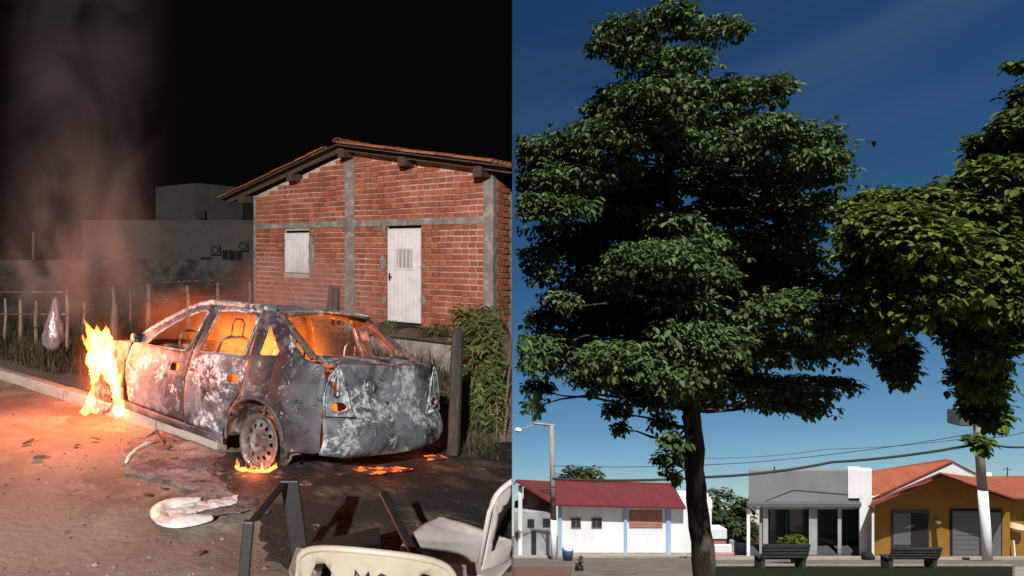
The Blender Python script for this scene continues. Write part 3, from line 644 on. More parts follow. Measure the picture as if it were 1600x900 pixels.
# ---------------------------------------------------------------- the burnt car
CARM = Matrix.Translation((.025, 5.29, 0)) @ Matrix.Rotation(R(131.76), 4, 'Z') @ Matrix.Rotation(R(7), 4, 'X') @ Matrix.Translation((0, -.70, 0))
def car():
    root = thing('burnt_car', 'burnt-out saloon car, ashen grey and black, glowing inside', 'car', M=CARM)
    def prof(z):
        if z < .25: return .745+(z-.10)*.25
        if z < .50: return .785+.02*math.sin((z-.25)/.25*1.57)
        if z < .85: return .805-.04*((z-.5)/.35)**2
        return .765-(z-.85)/.42*.165-.02*((z-.85)/.42)**2
    def end(x): return (max(0, -.25-x)/.47)**2*.055+(max(0, x-2.3)/.6)**2*.10
    def S(sg): return lambda x, z: (x, sg*(prof(z)-end(x)+.012*math.exp(-((z-.60)/.03)**2)*(1 if -.6 < x < 2.8 else 0)), z)
    arcR = circ(0, .205, .355, 16, 2, 178); arcF = circ(2.44, .205, .345, 16, 2, 178)
    ap = [(1.93, .80), (1.74, .93), (1.52, 1.06), (1.28, 1.18), (1.10, 1.245), (.96, 1.275)]       # windscreen pillar line
    for sg, hand in ((1, 'left'), (-1, 'right')):
        q = [(.40, .19), (.355, .205)]+arcR[1:]+[(-.42, .25), (-.60, .27), (-.665, .29), (-.665, .56), (-.655, .80), (-.62, .895), (-.42, .935), (-.28, 1.03), (-.08, 1.17), (.06, 1.255), (.23, 1.265), (.245, 1.24), (.165, .87), (.175, .60), (.305, .43)]
        hole = [(.085, 1.15), (-.05, 1.03), (-.13, .955), (-.12, .925), (.04, .905), (.075, .92)]
        panel('rear_quarter_panel', [q, hole], S(sg), M['burntm'], root, .06, .016, .007)
        # arch lip
        mb = MB(); mb.tube([S(sg)(x, z) for x, z in circ(0, .205, .362, 20, -4, 184)], .014, 6); mb.build('wheel_arch_lip', M['burnt'], root, True)
        d = [(.415, .19), (.935, .205), (.945, .55), (.915, .83), (.885, 1.25), (.60, 1.275), (.255, 1.265), (.18, .87), (.19, .605), (.32, .44)]
        wnd = [(.80, 1.215), (.56, 1.235), (.30, 1.225), (.262, 1.18), (.225, .885), (.26, .868), (.78, .842), (.835, .85)]
        hd = [(.235, .648), (.375, .636), (.388, .66), (.382, .715), (.245, .722), (.228, .69)]
        rd = panel('rear_door', [d, wnd, hd], S(sg), M['burnt'], root, .06, .016, .008)
        mb = MB(); lp = [S(sg)(x, z) for x, z in hd]; c_ = S(sg)(.31, .68)
        mb.tube([Vector(p)+Vector((0, sg*.004, 0)) for p in lp+lp[:1]], .007, 5); mb.build('handle_rim', M['burnt2'], rd)
        mb = MB(); pt = [S(sg)(x, z) for x, z in wnd]; mb.tube([Vector(p) for p in pt+pt[:1]], .012, 6); mb.build('window_frame', M['burnt2'], rd, True)
        fdp = [(.952, .205), (1.88, .215), (1.955, .45), (1.965, .60), (1.93, .775), (1.91, .80)]+[(x-.03, z+.005) for x, z in ap[1:]]+[(.90, 1.262), (.932, .83), (.962, .55)]
        wf = [(1.70, .805), (1.53, .955), (1.34, 1.07), (1.13, 1.17), (1.0, 1.205), (.945, 1.195), (.965, 1.0), (1.0, .835), (1.05, .822)]
        hf = [(x+.83, z-.015) for x, z in hd]
        fd = panel('front_door', [fdp, wf, hf], S(sg), M['burntm'], root, .06, .016, .008)
        mb = MB(); lp = [S(sg)(x, z) for x, z in hf]; mb.tube([Vector(p)+Vector((0, sg*.004, 0)) for p in lp+lp[:1]], .007, 5); mb.build('handle_rim', M['burnt2'], fd)
        mb = MB(); pt = [S(sg)(x, z) for x, z in wf]; mb.tube([Vector(p) for p in pt+pt[:1]], .012, 6); mb.build('window_frame', M['burnt2'], fd, True)
        fe = [(1.985, .22), (2.085, .22)]+arcF[::-1][1:-1]+[(2.795, .25), (2.86, .30), (2.88, .52), (2.82, .68), (2.45, .775), (1.95, .815), (1.985, .60)]
        panel('front_wing', [fe], S(sg), M['burntd'], root, .06, .014, .006)
        panel('sill', [[(.41, .115), (1.98, .13), (1.98, .208), (.41, .183)]], S(sg), M['burntd'], root, .12, .02)
        # pillars and roof rail
        pp = [Vector((x, sg*(prof(min(z, 1.24))-.02), z+.012)) for x, z in ap]+[Vector((.6, sg*.595, 1.29)), Vector((.23, sg*.60, 1.283)), Vector((.06, sg*.60, 1.27))]
        mb = MB(); mb.tube(pp, [.03, .03, .03, .03, .028, .026, .026, .026, .026], 8); mb.build('roof_rail', M['burnt2'], root, True)
        mb = MB(); mb.tube([(.925, sg*.74, .20), (.925, sg*.73, .83), (.91, sg*.59, 1.25)], [.05, .04, .03], 6); mb.build('centre_pillar', M['burntd'], root, True)
        mb = MB(); mb.box((1.83, sg*.80, .86), (.10, .12, .09)); mb.build('mirror_stub', M['burntd'], root, bevel=.03)
    # roof, sagging a little
    panel('roof', [[(.04, -.60), (.99, -.57), (.99, .57), (.04, .60)]], lambda x, y: (x-.05*(1-(y/.6)**2)*(1 if x < .3 else -1)*(abs(x-.5)/.5), y, 1.325-.045*(y/.6)**2-.05*((x-.5)/.6)**2-.02*math.exp(-((x-.6)/.3)**2-(y/.3)**2)), M['burnt2'], root, .08, .014, .006)
    panel('bonnet', [[(1.93, -.68), (2.84, -.60), (2.84, .60), (1.93, .68)]], lambda x, y: (x, y, .845-.05*(x-1.93)-.07*max(0, (x-1.93)/.9)**2-.05*(y/.68)**4), M['burntd'], root, .1, .012, .008)
    panel('boot_lid', [[(-.40, -.58), (-.665, -.60), (-.665, .60), (-.40, .58)]], lambda x, y: (x, y, .955+.06*(x+.4)-.04*(y/.6)**4-.6*max(0, -.62-x)**1.5), M['burnt2'], root, .06, .014, .005)
    xr = lambda y, z: -.735+.085*(abs(y)/.78)**3+(.03*(z-.55)/.35 if z > .55 else -.025*math.sin((.55-z)/.28*3.14))
    RF = lambda y, z: (xr(y, z), y, z)
    bl = panel('boot_panel', [[(-.60, .925), (-.50, .60), (-.44, .525), (.44, .525), (.50, .60), (.60, .925)], circ(.30, .765, .035, 10, rz=.03), circ(.06, .63, .012, 6)], RF, M['burnt2'], root, .06, .014, .008)
    mb = MB(); mb.lathe([(.05, 0), (.05, .012), (.038, .016), (.02, .01), (.001, .01)], 18, Matrix.Translation((xr(.30, .765)-.012, .30, .765)) @ Matrix.Rotation(R(-90), 4, 'Y')); mb.build('lock_disc', M['burnt2'], bl)
    for sg in (1, -1):
        lp = [(sg*.455, .535), (sg*.74, .545), (sg*.745, .70), (sg*.70, .83), (sg*.625, .915), (sg*.565, .80), (sg*.51, .61)]
        h1 = [(sg*.628, .69), (sg*.672, .69), (sg*.668, .80), (sg*.65, .84), (sg*.622, .825)]
        h2 = circ(sg*.615, .618, .085, 14, rz=.040)
        tl = panel('tail_lamp_housing', [lp, h1, h2], RF, M['lampash'], root, .05, .014, .004)
        for h in (h1, h2, lp):
            mb = MB(); pt = [Vector(RF(*p))-Vector((.008, 0, 0)) for p in h]; mb.tube(pt+pt[:1], .011 if h is not lp else .010, 6); mb.build('rim', M['lampash'], tl, True)
    panel('rear_bumper', [[(-.76, .28), (-.5, .245), (0, .235), (.5, .245), (.76, .28), (.77, .45), (.755, .535), (-.755, .535), (-.77, .45)]], lambda y, z: (xr(y, z)-.028*math.sin(max(0, min(1, (z-.24)/.29))*3.14), y, z), M['burnt2'], root, .06, .016, .008)
    # interior
    mb = MB(); mb.box((1.15, 0, .245), (2.9, 1.36, .03)); mb.build('floor_pan', M['rust'], root)
    mb = MB(); mb.box((1.92, 0, .52), (.05, 1.34, .60)); mb.build('firewall', M['rust'], root)
    mb = MB(); mb.box((-.30, 0, .86), (.26, 1.16, .02)); mb.tube([(-.40, -.6, .94), (-.40, .6, .94)], .022, 6); mb.tube([(-.17, -.6, .87), (-.17, .6, .87)], .018, 6); mb.build('parcel_shelf', M['rust'], root)
    mb = MB(); mb.box((-.40, 0, .52), (.03, 1.2, .62)); mb.build('rear_bulkhead', M['rust'], root)
    mb = MB(); mb.tube([(1.78, -.68, .78), (1.74, 0, .80), (1.78, .68, .78)], .035, 8); mb.box((1.8, 0, .68), (.12, 1.2, .14)); mb.build('dashboard_beam', M['rust'], root)
    mb = MB(); mb.tube([(.06, -.58, 1.25), (.03, 0, 1.285), (.06, .58, 1.25)], .03, 8); mb.build('rear_header', M['rust'], root, True)
    mb = MB(); mb.tube([(.98, -.55, 1.25), (1.02, 0, 1.285), (.98, .55, 1.25)], .028, 8); mb.build('front_header', M['rust'], root, True)
    for sg in (1, -1):
        mb = MB(); mb.tube([(-.38, sg*.59, .94), (-.16, sg*.585, 1.10), (.06, sg*.57, 1.25)], [.032, .03, .03], 8); mb.build('rear_pillar_inner', M['rust'], root, True)
    sw = Matrix.Translation((1.50, .33, .82)) @ Matrix.Rotation(R(-62), 4, 'Y'); mb = MB(); pts = [sw @ Vector((.175*math.cos(t), .175*math.sin(t), 0)) for t in [2*math.pi*i/24 for i in range(25)]]
    mb.tube(pts, .012, 6); mb.tube([sw @ Vector((0, 0, 0)), sw @ Vector((0, 0, -.3))], .02, 6)
    for t in (.5, 2.6, 4.7): mb.tube([sw @ Vector((0, 0, 0)), sw @ Vector((.175*math.cos(t), .175*math.sin(t), 0))], .009, 5)
    mb.build('steering_wheel', M['rust'], root, True)
    for x0, ys in ((1.05, (.34, -.34)), (.18, (.36, -.30))):
        for y0 in ys:
            hh = .98 if x0 > .5 else .86; mb = MB(); lean = .20 if x0 > .5 else .16
            mb.tube([(x0, y0-.2, .30), (x0-lean*.6, y0-.21, .62), (x0-lean, y0-.17, hh-.03), (x0-lean-.01, y0-.08, hh), (x0-lean-.01, y0+.08, hh), (x0-lean, y0+.17, hh-.03), (x0-lean*.6, y0+.21, .62), (x0, y0+.2, .30)], .016, 6)
            for z in (.42, .54, .66, .78): mb.tube([(x0-lean*(z-.3)/.6, y0-.2, z), (x0-lean*(z-.3)/.6+.03, y0, z), (x0-lean*(z-.3)/.6, y0+.2, z)], .006, 5)
            mb.tube([(x0-lean-.01, y0-.07, hh), (x0-lean-.02, y0-.07, hh+.13), (x0-lean-.02, y0-.04, hh+.17), (x0-lean-.02, y0+.04, hh+.17), (x0-lean-.02, y0+.07, hh+.13), (x0-lean-.01, y0+.07, hh)], .009, 6)
            mb.tube([(x0, y0-.2, .30), (x0+.42, y0-.2, .33), (x0+.42, y0+.2, .33), (x0, y0+.2, .30)], .016, 6)
            mb.build('seat_frame', M['rust'], root, True)
    # wheels: bare steel rims
    def wheel(x, sg):
        hub = Matrix.Translation((x, sg*.675, .226)) @ Matrix.Rotation(R(-90*sg), 4, 'X') @ Matrix.Scale(1.1, 4)
        mb = MB(); mb.lathe([(.150, .0), (.158, .045), (.172, .055), (.176, .062), (.196, .066), (.202, .060), (.200, .050), (.186, .045), (.172, .02), (.166, -.03), (.172, -.09), (.192, -.115), (.202, -.12), (.196, -.128), (.17, -.11), (.160, -.04), (.150, 0)], 40, hub)
        wo_ = mb.build('wheel', M['rim'], root, True)
        holes = [circ(.118*math.cos(2*math.pi*i/12), .118*math.sin(2*math.pi*i/12), .0155, 8) for i in range(12)]
        def dz(u, v):
            r = math.hypot(u, v); return .035+.012*math.exp(-((r-.095)/.03)**2)-.03*max(0, (.075-r)/.075)**.5*(1 if r > .0 else 0)+(.02 if r < .032 else 0)
        panel('wheel_disc', [circ(0, 0, .157, 36)]+holes, lambda u, v: hub @ Vector((u, v, dz(u, v))), M['rim'], wo_, .02, .005)
        for i in range(4):
            mb = MB(); q = R(45+90*i); mb.lathe([(.011, .0), (.011, .04), (.001, .042)], 8, hub @ Matrix.Translation((.05*math.cos(q), .05*math.sin(q), .01))); mb.build('wheel_nut', M['rust'], wo_)
        mb = MB(); mb.lathe([(.001, -.05), (.13, -.05), (.13, -.16), (.05, -.17), (.05, -.5), (.001, -.5)], 24, hub); mb.build('brake_drum', M['rust'], wo_)
    for x in (0, 2.44):
        for sg in (1, -1): wheel(x, sg)
    for sg in (1, -1):
        for x in (0, 2.44):
            mb = MB(); pr = [(x+.36*math.cos(R(a)), .20+.36*math.sin(R(a))) for a in range(0, 181, 15)]
            vv = []; 
            for px_, pz in pr: vv += [(px_, sg*.77, pz), (px_, sg*.46, pz)]
            mb.add(vv, [(2*i, 2*i+2, 2*i+3, 2*i+1) for i in range(len(pr)-1)]); mb.build('wheel_well', M['rust'], root, True)
    mb = MB(); mb.tube([(-.62, .35, .22), (-.4, .3, .2), (.1, .3, .19), (1.2, .2, .17)], .03, 6); mb.build('exhaust', M['rust'], root, True)
car()
# ---------------------------------------------------------------- fire
def flame(name, tongues, m, label, vox=.016, group=None, lightE=0, lpos=None, lr=.12, lcol=(1, .21, .08)):
    """tongues: lists of (point, radius); joined into one closed flame body"""
    bm = bmesh.new()
    for tg in tongues:
        for i in range(len(tg)-1):
            (p, r), (q, s) = tg[i], tg[i+1]; p = Vector(p); q = Vector(q); n = max(2, int((q-p).length/(max(min(r, s), .012)*.6)))
            for k in range(n+1):
                t = k/n; c = p.lerp(q, t); rr = r+(s-r)*t
                bmesh.ops.create_icosphere(bm, subdivisions=1, radius=max(rr, .006), matrix=Matrix.Translation(c+Vector((U(rr*.2), U(rr*.2), 0))))
    base = tongues[0][0][0]; bm.transform(Matrix.Translation(-Vector(base)))
    me = bpy.data.meshes.new(name); bm.to_mesh(me); bm.free(); o = link(name, me, m, None, True); o.location = base
    rm = o.modifiers.new('body', 'REMESH'); rm.mode = 'VOXEL'; rm.voxel_size = vox; rm.use_smooth_shade = True
    sm = o.modifiers.new('smooth', 'SMOOTH'); sm.factor = .5; sm.iterations = 2
    if len(tongues) > 5:
        tx = bpy.data.textures.new('ragged', 'CLOUDS'); tx.noise_scale = .07; dm = o.modifiers.new('ragged', 'DISPLACE'); dm.texture = tx; dm.strength = .024 if vox > .01 else .015; dm.mid_level = .5
    tag(o, label, 'flame', group)
    if lightE:
        l = bpy.data.lights.new('fire_light', 'POINT'); l.energy = lightE; l.color = lcol; l.shadow_soft_size = lr
        lo_ = bpy.data.objects.new('fire_light', l); C.objects.link(lo_); lo_.location = lpos
    return o
def main_fire():
    Yf = 6.75
    def p(x, y, dy=0): return P(x, y, Yf+dy)
    def r(px): return px/F*Yf
    tg = [
        [(p(134, 642), r(8)), (p(141, 630), r(8)), (p(146, 606), r(5)), (p(149, 585), r(8)), (p(152, 560), r(18)), (p(150, 540), r(17)), (p(144, 524), r(9)), (p(138, 512), r(4)), (p(133, 503), r(2)), (p(130, 495), r(1))],
        [(p(186, 641), r(12)), (p(186, 622), r(10)), (p(180, 600), r(9)), (p(170, 581), r(14)), (p(160, 560), r(20)), (p(161, 540), r(17)), (p(165, 525), r(9)), (p(166, 513), r(3)), (p(165, 505), r(1))],
        [(p(152, 548), r(14)), (p(137, 538), r(5)), (p(130, 529), r(3)), (p(129, 521), r(1))],
        [(p(163, 566), r(13)), (p(173, 550), r(5)), (p(175, 541), r(2.5)), (p(174, 533), r(1))],
        [(p(153, 535), r(9)), (p(152, 519), r(5)), (p(151, 509), r(2)), (p(152, 503), r(1))],
        [(p(180, 606), r(8)), (p(188, 590), r(4)), (p(190, 578), r(1.5))],
        [(p(194, 634), r(6)), (p(201, 645), r(3)), (p(196, 655), r(1.5))],
        [(p(126, 644), r(3)), (p(138, 638), r(6)), (p(152, 645), r(2.5)), (p(155, 636), r(1))],
        [(p(168, 583), r(8)), (p(178, 570), r(4)), (p(180, 560), r(1.5))],
    ]
    flame('flame', tg, M['fire'], 'tall bright flame rising from the burning front wheel', .011, None, 215, p(140, 515, 0)+Vector((-.06, -.02, 0)), .2)
    # fire inside the front of the car seen through the wing gap
    c = CARM
    def q(x, y, z): return c @ Vector((x, y, z))
    flame('flame', [[(q(2.02, .60, .38), .04), (q(2.0, .62, .50), .06), (q(1.98, .62, .62), .05), (q(1.97, .6, .72), .015)]], M['fire2'], 'flame licking out at the front door edge', .014, None, 0)
    flame('flame', [[(q(1.14, .735, .58), .05), (q(1.14, .735, .66), .065), (q(1.13, .73, .71), .03)]], firemat('door_glow', (1, .30, .035), 45), 'glow behind the front door handle hole', .012)
    flame('flame', [[(q(.31, .73, .60), .045), (q(.31, .73, .68), .065), (q(.30, .73, .73), .03)]], firemat('door_glow', (1, .17, .02), 22), 'glow behind the rear door handle hole', .012)
    flame('flame', [[(q(.95, -.25, .55), .08), (q(.92, -.22, .72), .06), (q(.9, -.2, .85), .03), (q(.88, -.2, .93), .01)], [(q(1.05, -.1, .5), .06), (q(1.05, -.08, .78), .03), (q(1.05, -.05, .86), .008)]], M['fire2'], 'small flame on the burnt front seat', .016, None, 42, q(.75, .05, .78), .1, (1, .20, .03))
    flame('flame', [[(q(.15, -.1, .40), .07), (q(.12, -.12, .56), .05), (q(.12, -.1, .68), .015)]], M['fire2'], 'small flame low behind the rear seat', .016, None, 26, q(.05, -.1, .98), .1, (1, .20, .03))
    flame('flame', [[(q(-.60, .55, .50), .04), (q(-.60, .56, .60), .035), (q(-.60, .57, .66), .01)]], M['fire2'], 'flame glimpsed through the tail lamp opening', .012, None, 4, q(-.52, .5, .66), .05, (1, .2, .03))
    bm = bmesh.new(); bmesh.ops.create_icosphere(bm, subdivisions=3, radius=1)
    for v in bm.verts:
        v.co = Vector((v.co.x*1.1*(1+.1*noise.noise(v.co*2)), v.co.y*.85, v.co.z*.52*(1+.15*noise.noise(v.co*2.5))))
    me = bpy.data.meshes.new('cabin_fire'); bm.to_mesh(me); bm.free(); o = link('cabin_fire', me, firemat('cabin_fire', (1, .17, .022), 3.4, 3.6, .06, (1.1, .85, .52)), None, True); o.matrix_world = CARM @ Matrix.Translation((1.12, -.22, .84))
    tag(o, 'orange fire glow filling the front of the burnt car cabin', 'fire')
    bm = bmesh.new(); bmesh.ops.create_icosphere(bm, subdivisions=3, radius=1)
    for v in bm.verts: v.co = Vector((v.co.x*1.4*(1+.1*noise.noise(v.co*2)), v.co.y*.8, v.co.z*.62*(1+.15*noise.noise(v.co*2.5))))
    me = bpy.data.meshes.new('bonnet_fire'); bm.to_mesh(me); bm.free(); o = link('bonnet_fire', me, firemat('bonnet_fire', (1, .16, .03), .50, 2.2, .15, (1.4, .8, .62)), None, True); o.matrix_world = CARM @ Matrix.Translation((2.6, -.45, .98))
    tag(o, 'thin orange fire glow hanging over the bonnet beyond the windscreen pillar', 'fire')
    bm = bmesh.new(); bmesh.ops.create_icosphere(bm, subdivisions=3, radius=1)  # glowing volume added to imitate bloom around the tall flame
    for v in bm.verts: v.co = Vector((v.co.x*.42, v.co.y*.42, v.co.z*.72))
    me = bpy.data.meshes.new('flame_bloom'); bm.to_mesh(me); bm.free(); o = link('flame_bloom', me, firemat('flame_bloom', (1, .17, .03), 1.1, 5, .25, (.42, .42, .72)), None, True); o.location = p(160, 575)
    tag(o, 'soft orange bloom added around the tall flame', 'fire')
    # burning tyre remains under the rear wheel
    tg = []
    chain = []
    for k in range(13):
        b = G(368+k*5.4+U(2), 735+8*math.sin(k/12*3.14)**.8+U(1.5)); chain.append((b+Vector((0, 0, .03)), .012+random.random()*.008))
        h = .02+random.random()**1.5*.06; tg.append([(b+Vector((0, 0, .03)), .012), (b+Vector((U(.012), U(.01), .03+h*.6)), .008), (b+Vector((U(.025), 0, .03+h)), .003)])
    tg.insert(0, chain)
    flame('flame', tg, firemat('tyre_flame', (1, .24, .035), 230), 'low flames under the bare rear wheel', .006, None, 3.5, G(400, 745)+Vector((0, -.05, .08)), .05)
    # embers below the boot
    for pts, lb in (([(545, 738), (580, 726), (625, 722), (650, 727), (620, 738), (580, 744)], 'glowing ember bed under the rear bumper'), ([(660, 690), (690, 684), (700, 694), (672, 700)], 'embers at the foot of the charred post')):
        o = patch('embers', pts, M['ember'], .045, .035, .05, 'stuff'); o['label'] = lb
        c2 = G(sum(a for a, b in pts)/len(pts), sum(b for a, b in pts)/len(pts)); l = bpy.data.lights.new('ember_light', 'POINT'); l.energy = 2.5; l.color = (1, .16, .02); l.shadow_soft_size = .1
        lo_ = bpy.data.objects.new('ember_light', l); C.objects.link(lo_); lo_.location = c2+Vector((0, 0, .12))
    a = G(160, 668)
    flame('flame', [[(G(168, 672)+Vector((0, 0, .01)), .014), (G(182, 673)+Vector((0, 0, .015)), .02), (G(197, 676)+Vector((0, 0, .01)), .01)]], M['fire2'], 'small burning scrap on the road below the tall flame', .008)
main_fire()
def smoke():
    m = bpy.data.materials.new('smoke'); m.use_nodes = True; n = m.node_tree; L = n.links; n.nodes.clear()
    o = n.nodes.new('ShaderNodeOutputMaterial'); v = n.nodes.new('ShaderNodeVolumePrincipled'); v.inputs['Color'].default_value = (.60, .57, .57, 1); v.inputs['Anisotropy'].default_value = .1
    t = n.nodes.new('ShaderNodeTexCoord'); mpn = n.nodes.new('ShaderNodeMapping'); mpn.inputs['Scale'].default_value = (1, 1, .6)
    no = n.nodes.new('ShaderNodeTexNoise'); no.inputs['Scale'].default_value = 1.0; no.inputs['Detail'].default_value = 5; no.inputs['Distortion'].default_value = 1.6
    mr = n.nodes.new('ShaderNodeMapRange'); mr.inputs[1].default_value = .38; mr.inputs[2].default_value = .72; mr.inputs[3].default_value = .01; mr.inputs[4].default_value = .6
    L.new(t.outputs['Object'], mpn.inputs[0]); L.new(mpn.outputs[0], no.inputs['Vector']); L.new(no.outputs[0], mr.inputs[0])
    m2s = n.nodes.new('ShaderNodeMapping'); m2s.name = 'axis'; m2s.inputs['Scale'].default_value = (.74, .85, 0); m2s.inputs['Location'].default_value = (.30, 0, 0)
    ln = n.nodes.new('ShaderNodeVectorMath'); ln.operation = 'LENGTH'; fo = n.nodes.new('ShaderNodeMapRange'); fo.name = 'falloff'; fo.interpolation_type = 'SMOOTHSTEP'; fo.inputs[1].default_value = .0; fo.inputs[2].default_value = .95; fo.inputs[3].default_value = 1; fo.inputs[4].default_value = 0
    mu = n.nodes.new('ShaderNodeMath'); mu.operation = 'MULTIPLY'
    L.new(t.outputs['Object'], m2s.inputs[0]); L.new(m2s.outputs[0], ln.inputs[0]); L.new(ln.outputs['Value'], fo.inputs[0]); L.new(fo.outputs[0], mu.inputs[0]); L.new(mr.outputs[0], mu.inputs[1])
    sx = n.nodes.new('ShaderNodeSeparateXYZ'); L.new(t.outputs['Object'], sx.inputs[0]); zr = n.nodes.new('ShaderNodeMapRange'); zr.inputs[1].default_value = 0; zr.inputs[2].default_value = 2.6; zr.inputs[3].default_value = 4.5; zr.inputs[4].default_value = .5; L.new(sx.outputs[2], zr.inputs[0])
    mu2 = n.nodes.new('ShaderNodeMath'); mu2.operation = 'MULTIPLY'; L.new(mu.outputs[0], mu2.inputs[0])
    zf = n.nodes.new('ShaderNodeMapRange'); zf.interpolation_type = 'SMOOTHSTEP'; zf.inputs[1].default_value = .02; zf.inputs[2].default_value = 1.3; L.new(sx.outputs[2], zf.inputs[0])
    mu3 = n.nodes.new('ShaderNodeMath'); mu3.operation = 'MULTIPLY'; L.new(zr.outputs[0], mu3.inputs[0]); L.new(zf.outputs[0], mu3.inputs[1]); L.new(mu3.outputs[0], mu2.inputs[1])
    L.new(mu2.outputs[0], v.inputs['Density']); L.new(v.outputs[0], o.inputs['Volume'])
    mb = MB(); b = P(180, 560, 8.2); b.z = .55; sec = [(0, .7, .5, -.1), (.7, 1.2, .8, -.15), (1.6, 1.6, 1.1, -.4), (2.6, 1.5, 1.15, -.5), (3.8, 1.4, 1.15, -.5), (5.2, 1.4, 1.15, -.5), (6.4, 1.4, 1.15, -.5)]
    nn = 20
    for z, rx, ry, dx in sec:
        for k in range(nn):
            q = 2*math.pi*k/nn; w_ = 1+.14*noise.noise(Vector((math.cos(q)*1.5, math.sin(q)*1.5, z))); mb.v.append((dx+rx*w_*math.cos(q), ry*w_*math.sin(q), z))
    for i in range(len(sec)-1):
        for k in range(nn): mb.f.append((i*nn+k, i*nn+(k+1) % nn, (i+1)*nn+(k+1) % nn, (i+1)*nn+k))
    mb.f.append(tuple(range(nn-1, -1, -1))); mb.f.append(tuple((len(sec)-1)*nn+k for k in range(nn)))
    s = mb.build('smoke', m, None, True, kind='stuff'); s.location = b
    sd = s.modifiers.new('round', 'SUBSURF'); sd.levels = 1; sd.render_levels = 1
    s['label'] = 'column of grey-brown smoke rising from the burning car'
    # thinner smoke drifting out of the cabin
    m2 = m.copy(); m2.name = 'cabin_smoke'; m2.node_tree.nodes['Map Range'].inputs[4].default_value = .75; m2.node_tree.nodes['Map Range'].inputs[3].default_value = .12; m2.node_tree.nodes['Noise Texture'].inputs['Scale'].default_value = 1.4; m2.node_tree.nodes['axis'].inputs['Scale'].default_value = (.8, 1.05, .55); m2.node_tree.nodes['axis'].inputs['Location'].default_value = (0, 0, -.25)
    mb = MB(); b = CARM @ Vector((.95, -.75, .42)); nn = 16
    sec = [(0, 1.2, .9, 0), (.5, 1.3, 1.0, 0), (1.0, 1.2, .9, 0), (1.5, .9, .6, 0)]
    for z, rx, ry, dx in sec:
        for k in range(nn): q = 2*math.pi*k/nn; mb.v.append((dx+rx*math.cos(q), ry*math.sin(q), z))
    for i in range(len(sec)-1):
        for k in range(nn): mb.f.append((i*nn+k, i*nn+(k+1) % nn, (i+1)*nn+(k+1) % nn, (i+1)*nn+k))
    mb.f.append(tuple(range(nn-1, -1, -1))); mb.f.append(tuple((len(sec)-1)*nn+k for k in range(nn)))
    s = mb.build('smoke', m2, None, True, kind='stuff'); s.location = b; sd = s.modifiers.new('round', 'SUBSURF'); sd.levels = 1; sd.render_levels = 1
    s['label'] = 'thin fire-lit smoke drifting off behind the car cabin'
smoke()
